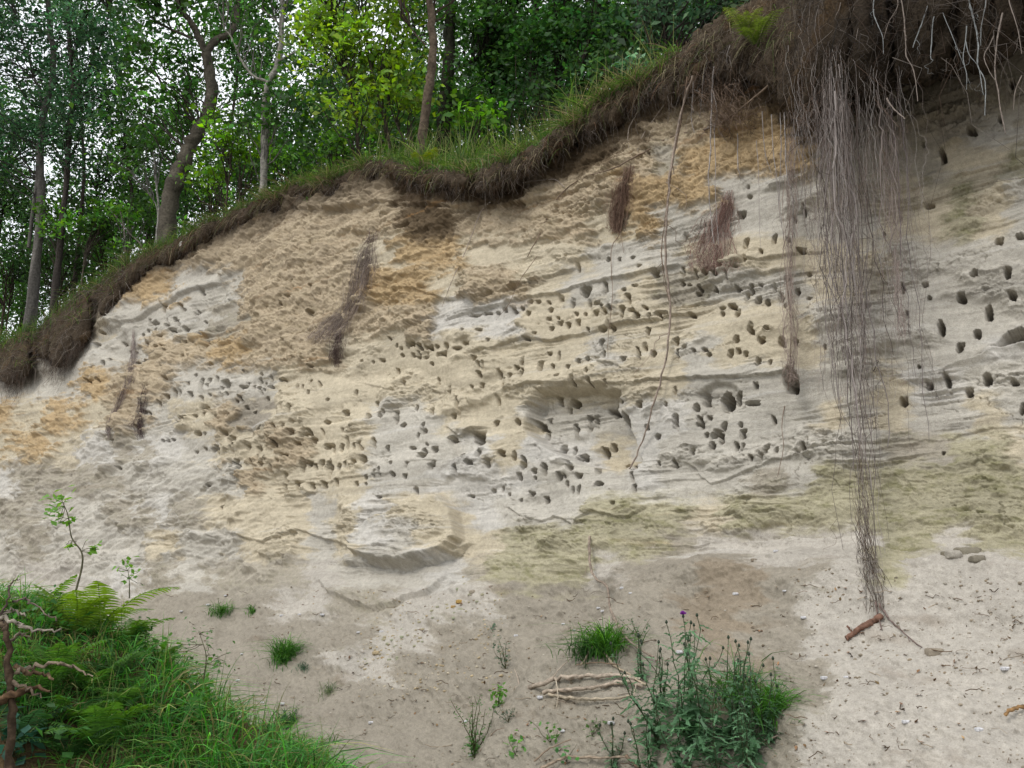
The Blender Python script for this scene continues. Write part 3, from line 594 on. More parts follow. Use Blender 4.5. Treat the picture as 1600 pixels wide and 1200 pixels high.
def root_obj(name, pts, r0, r1, col, label, cat_='root', group=None, sides=5, sub=6, jit=.3, branches=0, blen=.3):
    """a root or stick along world points, with side rootlets as one part"""
    pts = np.asarray(pts, float); seg = np.linspace(0, len(pts) - 1, (len(pts) - 1) * sub + 1)
    i = np.minimum(seg.astype(int), len(pts) - 2); f = (seg - i)[:, None]
    pm = np.concatenate([[2 * pts[0] - pts[1]], pts, [2 * pts[-1] - pts[-2]]])
    a, b, c, d = pm[i], pm[i + 1], pm[i + 2], pm[i + 3]
    p = .5 * (2 * b + (c - a) * f + (2 * a - 5 * b + 4 * c - d) * f ** 2 + (-a + 3 * b - 3 * c + d) * f ** 3)
    p = p + rng.normal(size=p.shape) * jit * r0
    r = np.linspace(r0, r1, len(p)) * (1 + .12 * rng.normal(size=len(p)))
    V, F = tubes(p[None], r[None], sides)
    c_ = np.clip(lin(col) * .75 * (1 + .15 * rng.normal(size=(len(V), 1))), .01, 1)
    o = mk(name, V, F, c_, M_ROOT if r0 < .006 else M_BARK, loc=pts[0]); tag(o, label, cat_, group)
    for j_ in range(min(branches, 3)):
        k = rng.integers(2, len(p) - 1, 1); st = p[k]
        e = st + rng.normal(size=(1, 3)) * [.35, .2, .2] * blen + [0, -.02, -blen]
        V, F = tubes(wob_path(st, e, 9, blen * .3), r0 * .35 * np.linspace(1, .4, 9)[None], 3)
        b_ = mk('rootlet', V - pts[0].astype(float), F, fibre_cols(1, 27, (col,)), M_ROOT); b_.parent = o
    return o
def PP(pts, off=.03):
    a = np.array(pts, float); offs = a[:, 2] if a.shape[1] > 2 else off
    return PS(a[:, 0], a[:, 1], offs)
def c3(pts): return [(1060 + x * K, y * K) for x, y in pts]
def c2(pts): return [(530 + x * K, y * K) for x, y in pts]
def lerp_off(pts, a, b):
    n = len(pts); return [(p[0], p[1], a + (b - a) * i / (n - 1)) for i, p in enumerate(pts)]
GREY = (164, 156, 150); PALE = (190, 182, 176); BRN = (128, 108, 92)
root_obj('hanging_root', PP(lerp_off([(1083,118),(1068,165),(1052,240),(1043,310),(1040,400),(1047,480),(1040,560),(1020,640),(1003,690),(984,733)], .34, .03)), .013, .006, (158,142,128),
         'thickest long pale root hanging down the wall left of the root curtain', group='roots hanging free from the turf', branches=5, blen=.4)
root_obj('hanging_root', PP(lerp_off([(1076,122),(1062,190),(1050,260),(1040,335),(1034,400),(1045,470)], .32, .05)), .008, .003, BRN, 'thinner brown root running beside the thickest long pale root', group='roots hanging free from the turf', branches=3)
root_obj('creeping_root', PP([(1215,120,.4),(1170,160,.25),(1110,196,.08),(1052,212,.04),(1005,238,.03),(960,262,.03),(905,282,.03),(868,315,.03),(838,370,.03),(825,402,.03)]), .010, .004, (140,122,104),
         'long brown root creeping diagonally across the dark upper wall down to the left', group='roots creeping over the wall', branches=7, blen=.25)
misc = [([(981,252),(976,310),(970,360),(955,392),(957,460),(950,530),(950,560)], .004, 'thin root hanging straight down the wall above the yellow ledge'),
 ([(976,262),(972,300),(968,345),(975,395)], .004, 'short thin root beside the small brown tuft under the creeping root'),
 ([(766,316),(752,330),(738,365),(726,395),(706,440),(690,480)], .006, 'pale thin root trailing down the tan wall below the turf in the middle'),
 ([(818,285),(840,281),(866,281),(882,292)], .008, 'short pale root sticking out level under the middle turf edge'),
 ([(820,283),(815,305),(814,322)], .004, 'tiny drooping root under the level pale root'),
 (c2([(1565,405),(1450,560),(1400,640),(1380,700)]), .006, 'pale root slanting down left under the brown turf shoulder'),
 (c2([(1385,510),(1340,600),(1340,685)]), .006, 'short curved pale root left of the slanting root'),
 (c2([(620,850),(570,890),(525,945)]), .005, 'short pale root poking down left from the turf above the tan wall'),
 (c2([(1345,340),(1320,410)]), .007, 'small pale broken root end on the brown turf slope'),
 ([(840,400),(815,440),(795,475),(775,500)], .003, 'very thin root trailing over the yellow rock left of the slot burrows'),
 ([(470,310),(455,325),(440,345)], .004, 'small root end below the turf at the left part of the wall'),
 ([(1230,440),(1236,520),(1232,600),(1222,660),(1224,700),(1215,745)], .004, 'thin root passing over the biggest burrow'),]
for pts, r, lab in misc:
    root_obj('hanging_root', PP(pts, .05), r, r * .5, (176, 162, 148) if r > .0045 else BRN, lab, group='small roots along the wall', branches=2 if r < .0045 else 0, blen=.12)
thick = [([(910,-40),(902,50),(925,120),(945,170),(950,250)],.007,'pale forked root tip curving down left of the long bluish roots'),([(1175,-60),(1165,0),(1130,100),(1105,165),(1085,220)],.010,'stout bluish root slanting down left under the overhang'),
 ([(1225,-60),(1215,0),(1180,90),(1172,200),(1168,265),(1180,280)],.008,'bluish root with a hooked tip beside the stout slanting one'),([(1340,-80),(1345,0),(1375,120),(1388,210),(1385,300),(1420,380),(1418,535)],.010,'longest bluish root hanging at the top right under the overhang'),
 ([(1020,-60),(1042,60),(1052,200),(1055,260),(1090,330),(1108,470)],.008,'pale root bending to the right beside the root curtain'),([(1500,60),(1475,190),(1465,330),(1480,420),(1490,500),(1515,620)],.009,'speckled grey root hanging farthest down at the top right corner'),
 ([(1335,120),(1328,200),(1318,270),(1335,350),(1333,415)],.006,'thin kinked root left of the longest bluish root'),([(1520,-60),(1535,20),(1570,130),(1590,250)],.007,'root hanging at the right edge under the overhang'),
 ([(1425,-60),(1420,30),(1402,120),(1400,210)],.006,'short straight root between the longest bluish root and the speckled one'),([(965,455),(985,490),(1020,525),(1050,550)],.010,'pale root end poking out to the right of the curtain'),
 ([(1200,-60),(1225,60),(1270,170),(1320,300)],.005,'thin dark root slanting right behind the bluish roots'),([(1460,165),(1440,210),(1415,262),(1440,330),(1465,370)],.006,'short twisted root crossing in front of the speckled grey root'),
 ([(1330,190),(1345,250),(1385,300)],.005,'small link of root joining the longest bluish root'),([(1590,350),(1560,420),(1550,510)],.005,'faint brown root on the wall at the right edge'),
 ([(1395,330),(1405,400),(1412,440)],.005,'short root stub beside the lower end of the longest bluish root'),([(735,-60),(750,0),(745,40),(730,70)],.007,'pale short root at the top above the curtain'),
 ([(800,-40),(825,0),(808,50)],.006,'small root loop at the top of the curtain'),([(1010,-40),(1015,30),(975,100),(950,180)],.006,'thin root crossing down to the forked root tip')]
for pts, r, lab in thick:
    p_ = c3(pts); n = len(p_)
    root_obj('hanging_root', PP([(a, b, 1.3) for a, b in p_]), r * .68, r * .3, (142, 144, 142) if 'blu' in lab else (138, 126, 116), lab, group='roots hanging under the right overhang', branches=1, blen=.12, jit=.1)
mid = [([(75,365),(62,450),(60,550),(70,610)],.006,.3,'pale root hook hanging just right of the thickest long root'),([(165,310),(158,420),(150,560),(148,700),(140,850),(150,1000),(165,1130)],.008,.3,'straight root running down into the red-brown root tuft'),
 ([(160,420),(180,520),(165,600),(172,760),(178,900),(185,1130)],.005,.3,'thin twin of the straight root above the red-brown tuft'),([(120,320),(112,420),(100,540)],.004,.3,'short thin root left of the straight root'),
 ([(240,210),(225,270),(235,350)],.006,.42,'short brown root stub under the fern on the turf'),([(258,340),(262,400),(235,490)],.004,.3,'short curved root below the fern on the turf'),
 ([(275,620),(272,760),(290,840)],.005,.12,'short root lying on the ochre patch'),([(390,520),(400,700),(430,800)],.004,.3,'thin root crossing the right part of the ochre patch'),
 ([(430,530),(440,700),(460,850),(470,1000),(490,1100)],.004,.35,'thin root just left of the straight roots beside the curtain'),([(490,520),(495,640),(500,800),(525,900),(532,1020),(520,1150)],.006,.4,'wavy root hanging left of the curtain'),
 ([(470,520),(475,700),(468,900),(480,1040)],.004,.35,'faint straight root left of the wavy root'),([(535,560),(545,700),(542,790)],.004,.4,'short thin root left of the curtain'),
 ([(360,650),(370,800),(375,1000),(380,1150)],.003,.2,'hair-thin root on the grey wall right of the red-brown tuft')]
for pts, r, of, lab in mid:
    root_obj('hanging_root', PP(lerp_off(c3(pts), of, of * .5)), r, r * .5, GREY, lab, group='roots between the tuft and the curtain', branches=3, blen=.2)
# the curtain: plumb strands from the overhang
def plumb(u0, v0, off, v1, k=26, amp=.035, drift=0.0):
    a = P(u0, v0, off); n = len(a); b = a.copy()
    # lower z until the strand's end shows at v1
    lo = np.full(n, 0.0); hi = np.full(n, 6.0)
    for _ in range(30):
        m = (lo + hi) / 2; t = a.copy(); t[:, 2] -= m; c = proj(t)[1] < v1; lo = np.where(c, m, lo); hi = np.where(c, hi, m)
    b[:, 2] -= lo; b[:, 0] += drift; return wob_path(a, b, k, amp)
nr = 64
u0 = np.where(rng.random(nr) < .7, rng.normal(1300, 17, nr), rng.uniform(1256, 1392, nr)); v0 = rng.uniform(60, 175, nr)
v1 = np.where(rng.random(nr) < .45, rng.uniform(560, 760, nr), rng.uniform(330, 600, nr))
v1[:16] = rng.uniform(760, 950, 16); u0[:16] = rng.uniform(1294, 1314, 16)
off = rng.uniform(.85, 1.15, nr) * np.interp(u0, [1250, 1320], [.8, 1]); off[:16] = rng.uniform(1.20, 1.32, 16)
rrs = rng.choice([.0018, .0026, .0038, .0065], nr, p=[.35, .35, .2, .1]); pth = plumb(u0, v0, off, v1, amp=np.where(rrs > .003, .055, rng.choice([.06, .10], nr)), drift=rng.normal(0, .05, nr))
zt = pth[:, :, 2]; env_ = np.sin(np.linspace(0, 1, 26) * 3.14159)[None]
for ph_, am_ in ((1.7, .05), (3.9, .028), (7.5, .012)):
    pth[:, :, 0] += env_ * am_ * rng.normal(size=(nr, 1)) * np.sin(zt * ph_ + rng.uniform(0, 6.28, (nr, 1))); pth[:, :, 1] += env_ * am_ * rng.normal(size=(nr, 1)) * np.sin(zt * ph_ * .9 + rng.uniform(0, 6.28, (nr, 1)))
bundle = 'roots of the long root curtain'
for i in range(nr):
    rr = rrs[i]; p_ = pth[i]
    V, F = tubes(p_[None], np.linspace(rr, rr * .45, 26)[None], 4)
    lab = 'long grey root strand reaching the sand at the foot of the curtain' if i < 16 else 'thin grey-brown root strand hanging in the curtain below the overhang'
    o = mk('hanging_root', V, F, np.clip(fibre_cols(1, len(V), ((148,138,132),(118,108,102),(86,76,70),(168,158,152))), 0, 1), M_ROOT, loc=p_[0])
    tag(o, lab, 'root', bundle + (' that reach the sand' if i < 16 else ''))
    for j_ in range(2):
        k_ = rng.integers(3, 24, 1); st = p_[k_]; e = st + rng.normal(size=(1, 3)) * [.07, .05, .1] - [0, 0, .22]
        V, F = tubes(wob_path(st, e, 8, .07), rr * .45 * np.linspace(1, .5, 8)[None], 3)
        b_ = mk('rootlet', V - p_[0], F, fibre_cols(1, 24), M_ROOT); b_.parent = o
nf = 150
u0 = np.where(rng.random(nf) < .6, rng.normal(1308, 24, nf), rng.uniform(1225, 1415, nf)); v0 = rng.uniform(90, 420, nf) * (rng.random(nf) < .6) + 130
v1 = v0 + rng.uniform(60, 460, nf); v1 = np.minimum(v1, np.where(np.abs(u0 - 1310) < 26, 760, 620))
pth = plumb(u0, rng.uniform(0, 175, nf), rng.uniform(.6, 1.25, nf), v1, amp=.085, k=30)
V1, F1 = tubes(pth, .0011 * rng.uniform(.7, 1.6, (nf, 1)) * np.linspace(1, .6, 30), 3)
parts = [(V1, F1, fibre_cols(nf, 90, ((160,150,144),(132,120,112),(178,170,164))))]
# rootlets hanging in hair-like skeins off the strands
st = pth[rng.integers(0, nf, 600), rng.integers(6, 30, 600)]
e = st + rng.normal(size=(600, 3)) * [.05, .04, .06] - [0, 0, .16]
V1, F1 = tubes(wob_path(st, e, 7, .06), .0008 * np.linspace(1, .6, 7)[None], 3); parts.append((V1, F1, fibre_cols(600, 21, ((144,122,112),(164,146,136)))))
# a loose skein at the toe
a = PS(rng.normal(1341, 6, 60), rng.uniform(690, 860, 60), .6); b = PS(rng.normal(1370, 9, 60), rng.uniform(915, 962, 60), .03)
V1, F1 = tubes(wob_path(a, b, 10, .05), .0012 * np.ones((60, 10)), 3); parts.append((V1, F1, fibre_cols(60, 30)))
V, F, C = cat(parts)
tag(mk('fine_roots', V, F, C, M_ROOT), kind='stuff', label='hair-thin grey-brown roots filling the curtain below the overhang', cat='roots')
for pts, lab in [([(1374,945),(1385,962),(1402,980),(1440,1012)], 'root trailing right over the sand from the foot of the curtain'), ([(1368,940),(1372,962),(1378,985)], 'short root end on the sand at the foot of the curtain')]:
    root_obj('ground_root', PP(pts, .02), .007, .003, (130, 112, 104), lab, group='roots lying on the sand', branches=4, blen=.08)
# matted tufts on the wall
def tuft(cl, n, off0, ln, cols, label, spread=.02, rad=.0014, down=1.0):
    cl = np.array(cl, float)   # rows: u, v, half width px
    t = rng.uniform(0, len(cl) - 1, n); i = np.minimum(t.astype(int), len(cl) - 2); f = t - i
    c = cl[i] * (1 - f[:, None]) + cl[i + 1] * f[:, None]
    wv = np.round(rng.normal(size=n) * 3) / 3 + rng.normal(size=n) * .1; u = c[:, 0] + c[:, 2] * wv * .5
    a = PS(u, c[:, 1], off0 * rng.uniform(0, 1.3, n)); nx = np.minimum(t + rng.uniform(.4, 1.3, n), len(cl) - 1)
    i2 = np.minimum(nx.astype(int), len(cl) - 2); f2 = nx - i2; c2_ = cl[i2] * (1 - f2[:, None]) + cl[i2 + 1] * f2[:, None]
    b = PS(c2_[:, 0] + c2_[:, 2] * (wv * .5 + rng.normal(size=n) * .16), c2_[:, 1] + rng.uniform(2, 14, n), off0 * rng.uniform(.2, 1.5, n))
    p = wob_path(a, b, 9, spread)
    V, F = tubes(p, rad * rng.uniform(.7, 1.7, (n, 1)) * np.linspace(1, .6, 9), 3)
    o = mk('root_tuft', V, F, fibre_cols(n, 27, cols), M_ROOT, loc=P(cl[0, 0], cl[0, 1], 0)); return tag(o, label, 'root tuft', 'root tufts matted on the wall')
tuft([(1140,296,10),(1134,325,16),(1122,350,26),(1116,378,34),(1113,398,38),(1110,414,34)], 520, .05, .1, ((158,126,114),(128,98,88),(184,160,148)), 'reddish brown root tuft fanning out on the grey wall under the ochre patch')
tuft([(588,358,7),(574,392,15),(566,425,20),(556,462,17),(540,490,16),(522,505,26),(495,525,24)], 700, .05, .1, ((150,134,124),(124,108,98),(172,158,146)), 'grey-brown root mat draped in a narrow wedge over the tan wall')
tuft([(530,500,14),(528,530,12),(524,560,7)], 200, .03, .1, ((118,100,92),(96,80,74)), 'wispy root tail below the wedge-shaped root mat')
tuft([(208,512,3),(210,550,5),(203,585,5),(190,615,7),(176,650,6),(168,672,4)], 260, .04, .1, ((140,122,116),(114,98,92),(160,146,138)), 'thin dark streak of roots hanging over the left wall')
tuft([(228,600,3),(222,640,6),(212,672,4)], 130, .02, .1, ((112,94,92),(90,74,72)), 'faint small wisp of roots right of the dark root streak')
tuft([(985,258,6),(972,290,14),(965,330,18),(962,352,8)], 420, .06, .1, ((150,124,106),(122,96,82)), 'small brown tuft under the creeping root')
tuft([(1262,20,30),(1245,80,26),(1262,130,22),(1268,180,12)], 900, .55, .1, ((112,92,74),(92,72,56),(140,120,104)), 'bushy clump of brown roots at the left shoulder of the overhang', spread=.12)
tuft([(1120,100,60),(1130,150,50),(1140,190,36)], 260, .3, .1, ((112,92,74),(140,120,104)), 'thin brown root fringe hanging under the turf above the ochre patch', spread=.1)
tuft([(1238,130,10),(1236,300,8),(1232,420,8),(1238,560,6),(1236,590,6)], 150, .28, .1, ((150,132,122),(172,156,144)), 'narrow skein of roots hanging over the biggest burrow', spread=.05)
tuft([(1375,120,20),(1392,260,10),(1398,380,7),(1408,520,5)], 110, .6, .1, ((150,134,126),(172,158,150)), 'sparse skein of roots on the right side of the curtain', spread=.05)
for k_, (uu_, a_, b_) in enumerate([(1405, 380, 590), (1418, 400, 690)]):
    p_ = plumb(np.array([uu_ - 18.]), np.array([110.]), np.array([.8]), np.array([float(b_)]), amp=.05)
    V, F = tubes(p_, np.linspace(.003, .0015, 26)[None], 4)
    tag(mk('hanging_root', V, F, fibre_cols(1, len(V), ((128, 116, 116),)), M_ROOT, loc=p_[0, 0]), ['lone thin root strand just right of the curtain', 'outermost long root strand on the right of the curtain'][k_], 'root', 'lone root strands right of the curtain')

# ------------------------------------------------------------------ trees above the lip
def leafcol(n, base, j=.25, hue=.12):
    b = lin(base) * .80
    c = b * np.exp(rng.normal(0, j, (n, 1))) * (1 + rng.normal(0, hue, (n, 3)) * [1, .3, .6]); return per(np.clip(c, .004, .6), 4)
def spline(p, sub=5):
    p = np.asarray(p, float); pm = np.concatenate([[2 * p[0] - p[1]], p, [2 * p[-1] - p[-2]]])
    s = np.linspace(0, len(p) - 1, (len(p) - 1) * sub + 1); i = np.minimum(s.astype(int), len(p) - 2); f = (s - i)[:, None]
    a, b, c, d = pm[i], pm[i + 1], pm[i + 2], pm[i + 3]
    return .5 * (2 * b + (c - a) * f + (2 * a - 5 * b + 4 * c - d) * f ** 2 + (-a + 3 * b - 3 * c + d) * f ** 3)
def tree(name, label, stems, crowns, Y, leaf, lcol, bcol=(112, 100, 88), cover=1.5, cl_r=.3, per_cl=64, jit=.28, droop=.2, group='trees growing above the cliff', sink=1.2, tw=.012, cat_='tree', nb_max=90):
    """stems: list of (photo points, radius px at foot, at top); crowns: photo ellipses (u, v, ru, rv[, dY])"""
    Y = max(Y, lipY(stems[0][0][0][0]) + .45); leaf = leaf * 1.12
    b0 = PD(stems[0][0][0][0], stems[0][0][0][1], Y)
    zl = float(np.interp(stems[0][0][0][0], UL, LPs[:, 2])); sink = max(.4, float(b0[2]) - zl + .1 + .25 * max(0, Y - lipY(stems[0][0][0][0]) - 3))
    base = b0 - [0, 0, sink]
    root = empty(name, base, label, cat_, group); b3 = np.asarray(root.location)
    allp = []; parts = []
    for si, (pts, r0, r1) in enumerate(stems):
        q_ = [PD(a, b, Y + (0 if len(x) < 3 else x[2])) for x in pts for a, b in [x[:2]]]
        if si == 0 or pts[0][1] > 178: q_ = [q_[0] - [0, 0, sink]] + q_
        p = spline(q_, 6); p = p + rng.normal(size=p.shape) * r0 * Y / FPX * .10
        r = np.linspace(r0, r1, len(p)) * Y / FPX * (1 + .06 * rng.normal(size=len(p)))
        if si == 0: r[:4] *= [1.5, 1.35, 1.2, 1.1]
        V, F = tubes(p[None], r[None], 9); bc = lin(bcol) * .42
        c = np.clip(bc * (1 + .22 * rng.normal(size=(len(V), 1))), .01, 1)
        mk('trunk' if si == 0 else 'limb', V, F, c, M_BARK, root); allp.append(p)
    ap = np.concatenate(allp)
    cl = []
    for cr_ in crowns:
        u, v, ru, rv = cr_[:4]; dY = cr_[4] if len(cr_) > 4 else 0; y = Y + dY
        lpx = (leaf * FPX / y) ** 2 * .55 * .5 * .62
        nl = cover * (1.12 if stems[0][0][0][0] > 470 else .84) * math.pi * ru * rv / lpx; n = max(4, int(nl / per_cl))
        d = rng.normal(size=(n, 3)); d /= np.linalg.norm(d, axis=1, keepdims=True); d *= rng.random((n, 1)) ** .42
        cl.append(PD(u, v, y) + d * [ru * y / FPX, max(ru, rv) * y / FPX * .8, rv * y / FPX])
    cl = np.concatenate(cl); n = len(cl)
    sz = rng.uniform(.6, 1.3, n)
    c = np.repeat(cl, per_cl, 0) + rng.normal(size=(n * per_cl, 3)) * [1, 1, .6] * cl_r * .72 * np.repeat(sz, per_cl)[:, None]
    V, F = leaves(c, leaf * np.clip(np.exp(rng.normal(0, .3, len(c))), .5, 1.45), droop=droop)
    tone = np.repeat(np.exp(rng.normal(0, .46, (n, 1))), per_cl, 0)
    mk('crown', V, F, leafcol(len(c), lcol, jit) * per(tone, 4), M_LEAF, root, smooth=False)
    sel = rng.permutation(n)[:nb_max]; e = cl[sel]
    dd_ = np.linalg.norm(ap[None] - (e[:, None] - [0, 0, .8]), axis=2); st = ap[dd_.argmin(1)]
    ln_ = np.linalg.norm(e - st, axis=1); p = wob_path(st, e, 9, ln_ * .10, sag=-.04)
    V, F = tubes(p, (tw * np.clip(ln_, .4, 2.2))[:, None] * np.linspace(1, .25, 9), 4)
    tws = [(V, F, lin(bcol) * .24)]
    st = np.repeat(e, 4, 0); e2 = st + rng.normal(size=st.shape) * cl_r * .9
    V, F = tubes(wob_path(st, e2, 5, .05), .003 * np.linspace(1, .4, 5)[None] * np.ones((len(st), 1)), 3); tws.append((V, F, lin(bcol) * .2))
    V, F, C = cat(tws); mk('branch', V, F, C, M_BARK, root)
    return root
DK = (62, 100, 46); DKB = (62, 94, 64); MID = (84, 134, 52); BRT = (122, 156, 62)
tree('tree', 'tall grey-trunked tree with small bluish leaves at the far left', [([(63,345),(62,250),(66,190),(84,110),(76,20),(70,-120)], 8, 4), ([(66,190),(50,110),(25,40)], 3, 1)], [(40,60,130,130),(30,-120,160,120),(20,210,80,90)], 17, .065, DKB, (130,125,118), 1.05, .28)
tree('tree', 'slim dark tree just right of the grey-trunked one at the far left', [([(96,360),(104,280),(110,200),(114,130),(108,60),(104,-80)], 5.5, 3), ([(112,150),(150,90),(170,20)], 2.5, 1)], [(150,80,80,110),(130,-80,120,90),(120,210,70,80)], 16.5, .06, DKB, (92,84,78), 1.0, .26)
tree('tree', 'big leaning oak-like tree with a forked trunk on the left rim', [([(264,320),(282,262),(300,222),(322,184),(330,135),(322,84)], 15, 9), ([(322,84),(303,42),(277,4),(262,-70)], 6.5, 4), ([(322,84),(338,62),(362,50),(371,10),(368,-70)], 7, 4.5), ([(300,60),(240,30),(200,-20)], 2.5, 1.2)],
     [(235,110,85,75),(320,10,120,70),(255,-40,150,80),(385,120,50,60),(230,200,60,50),(330,-150,170,80)], 13, .085, DK, (120,112,98), 1.15, .26)
tree('birch_tree', 'pale slender tree with a bare side branch right of the forked oak', [([(412,262),(413,180),(418,132),(434,98),(440,40),(443,-70)], 6.5, 4), ([(417,127),(395,118),(376,92),(364,62),(350,44)], 2.6, 1.0), ([(436,95),(470,78),(490,80)], 1.6, .8), ([(440,40),(410,15),(395,5)], 1.6, .8)],
     [(430,-60,110,80),(400,190,55,50),(465,150,40,60),(400,20,60,50)], 13.6, .075, DK, (196,190,178), 1.1, .25)
tree('tree', 'straight brown trunk standing at the very rim in the middle', [([(658,262),(659,225),(664,180),(671,130),(677,80),(674,30),(668,-60)], 9, 6.5), ([(665,70),(650,55),(640,40)], 1.6, .8)], [(640,-130,170,80),(700,-60,90,40)], 10.9, .08, MID, (128,112,94), .9, .26)
tree('tree', 'thick dark mossy trunk behind the one on the rim', [([(694,190),(697,130),(702,70),(706,-60)], 13, 9), ([(704,110),(740,95),(760,70)], 2.5, 1)], [(755,50,80,90),(760,-80,120,70),(700,150,50,40)], 13.4, .08, DK, (74,74,58), 1.5, .27)
tree('tree', 'dark slim tree right of the mossy trunk', [([(768,190),(770,110),(764,30),(768,-60)], 4, 2.6), ([(790,190),(800,110),(792,20)], 2.4, 1.5)], [(800,90,60,80),(820,-60,110,70)], 14, .075, (62,102,48), (80,70,60), 1.7, .26)
tree('tree', 'thin-stemmed dark tree above the tall grass on the right', [([(836,180),(828,110),(836,40),(845,-50)], 2.8, 1.8), ([(868,160),(876,90),(866,0)], 2.2, 1.3)], [(870,50,70,80),(880,-70,110,60)], 13, .07, (60,100,48), (84,74,64), 1.8, .24)
tree('tree', 'rightmost dark tree leaning over the brown turf shoulder', [([(905,150),(912,90),(930,30),(940,-60)], 3.5, 2.2), ([(985,120),(990,40),(985,-50)], 2.6, 1.6)], [(955,60,60,70),(960,-60,100,60),(915,130,40,34)], 12.4, .07, (56,92,50), (88,76,66), 1.8, .24)
tree('willow_bush', 'grey-green bush with narrow leaves on the brown turf shoulder', [([(1040,70),(1035,20),(1030,-60)], 1.8, 1), ([(1020,80),(1000,20),(990,-30)], 1.6, .8)], [(1035,30,50,45),(1060,-50,90,50),(1000,100,34,28),(1110,10,50,40),(1170,-20,60,30)], 9.6, .06, (66,92,66), (96,84,76), 1.5, .18, 60, .3, .1, sink=.4)
tree('beech_tree', 'bright yellow-green beech behind the rim left of the brown trunk', [([(610,245),(604,200),(590,150),(575,80),(560,-40)], 3, 1.8), ([(560,250),(556,180),(540,110),(520,30)], 2.4, 1.4), ([(636,240),(618,190),(600,140)], 1.8, .9)],
     [(540,70,80,70),(620,70,60,80),(560,160,80,44),(490,40,40,60),(630,150,50,40),(540,-60,140,60)], 12, .075, BRT, (110,98,84), 1.25, .24)
tree('beech_sapling', 'bright green sapling leafing out beside the pale slender tree', [([(355,300),(360,250),(352,200)], 2, 1), ([(375,300),(385,250),(400,215)], 1.6, .8)], [(350,205,48,34),(385,240,48,30),(320,262,40,26)], 12.6, .07, (98,144,48), (110,98,84), 1.3, .17, 36, sink=.5)
tree('beech_sapling', 'low bright green sapling at the left rim', [([(88,430),(92,370),(100,330)], 1.6, .8), ([(130,420),(140,370),(155,330)], 1.4, .8)], [(85,325,30,18),(105,352,55,24),(165,345,42,34)], 11.6, .07, (92,140,58), (130,120,104), 1.3, .15, 30, sink=.5)
tree('sapling', 'thin white-stemmed sapling left of the leaning oak', [([(246,366),(248,330),(244,285),(240,240)], 2.2, 1.3), ([(246,330),(232,300)], 1, .6)], [(240,215,44,28),(200,250,40,30)], 12, .07, (74,116,50), (205,200,190), 1.1, .18, 36, sink=.4)
tree('sapling', 'leafy sapling with a slanting bare stick at the left rim', [([(196,400),(194,360),(188,330)], 1.4, .8), ([(222,388),(200,362),(170,325)], 1.5, .8)], [(215,330,40,28),(190,385,34,16)], 11.4, .065, (70,112,46), (170,160,148), 1.1, .15, 30, sink=.4)
far = [((-60,330),(-70,200,120,150),'far left dark tree behind the others, partly out of view'),((150,380),(150,330,90,60),'dark low tree filling the gap left of the leaning oak'),((40,440),(40,385,80,55),'darkest low tree in the left corner'),((205,330),(185,180,60,80),'distant tree between the slim dark tree and the oak'),
       ((470,270),(470,230,70,45),'distant tree behind the bright beech'),((520,200),(505,110,60,70),'distant dark tree behind the bright yellow-green beech'),((640,220),(650,120,70,80),'distant tree just behind the brown rim trunk'),((740,200),(740,140,70,60),'distant dark tree right behind the mossy trunk'),
       ((850,190),(840,130,80,60),'distant dark tree behind the tall grass'),((930,140),(920,60,80,90),'distant dark tree behind the rightmost one'),((340,290),(380,60,50,80),'distant tree between the oak and the pale tree')]
far += [((-20,440),(10,300,90,70),'distant tree low in the left gap of the far left trunks'),((235,350),(250,280,60,50),'distant low tree behind the foot of the leaning oak'),((410,290),(400,170,60,60),'distant tree behind the pale slender tree'),
        ((580,250),(580,190,70,40),'distant low tree behind the foot of the bright beech'),((130,300),(120,130,80,90),'distant tree between the two far left trunks'),((290,330),(290,190,50,60),'distant tree behind the leaning trunk of the oak'),((1000,110),(1000,60,60,60),'distant tree behind the bush on the turf shoulder')]
for k_, (b_, c_, lab) in enumerate(far):
    tree('tree', lab, [([b_, ((b_[0] + c_[0]) / 2 + 4, (b_[1] + c_[1]) / 2), (c_[0], c_[1] - c_[3] * .6)], 4, 1.6)], [c_, (c_[0] + 20, c_[1] - c_[3] * 1.6, c_[2] * 1.1, c_[3])], 19 + (k_ * 7 % 5), .085, [(60, 96, 44), (68, 102, 56)][k_ % 2], (86, 78, 68), 1.2 if k_ < 3 or k_ > 4 else .8, .36, 50, group='distant trees behind the rim', sink=2.5, nb_max=40)

prt = []
for u_ in range(-90, 1240, 34):
    for k_ in range(2):
        y = lipY(u_) + 3.5 + 2 * k_ + rng.uniform(0, 2.5); vc = float(lipv(u_)) - 52 - 46 * k_ + rng.normal() * 12
        if u_ > 1050: vc -= 20
        c0 = PD(u_, vc, y); nn_ = 26; cc_ = c0 + rng.normal(size=(nn_, 3)) * [.42, .5, .30]
        cc_ = np.repeat(cc_, 44, 0) + rng.normal(size=(nn_ * 44, 3)) * .17
        V, F = leaves(cc_, .085, droop=.1); prt.append((V, F, leafcol(len(cc_), [(58, 92, 44), (70, 112, 48), (52, 84, 44)][int(rng.integers(0, 3))], .3)))
        st = np.repeat(c0[None] - [0, 0, .1], 10, 0); st2 = st + rng.normal(size=(10, 3)) * [.4, .3, .1] - [0, 0, 1.3]
        V, F = tubes(wob_path(st2, st + rng.normal(size=(10, 3)) * .4, 6, .12), .008 * np.ones((10, 6)), 3); prt.append((V, F, lin((90, 80, 64)) * .5))
V, F, C = cat(prt); tag(mk('undergrowth', V, F, C, M_LEAF, smooth=False), kind='stuff', label='dense green undergrowth at the foot of the wood behind the rim', cat='undergrowth')
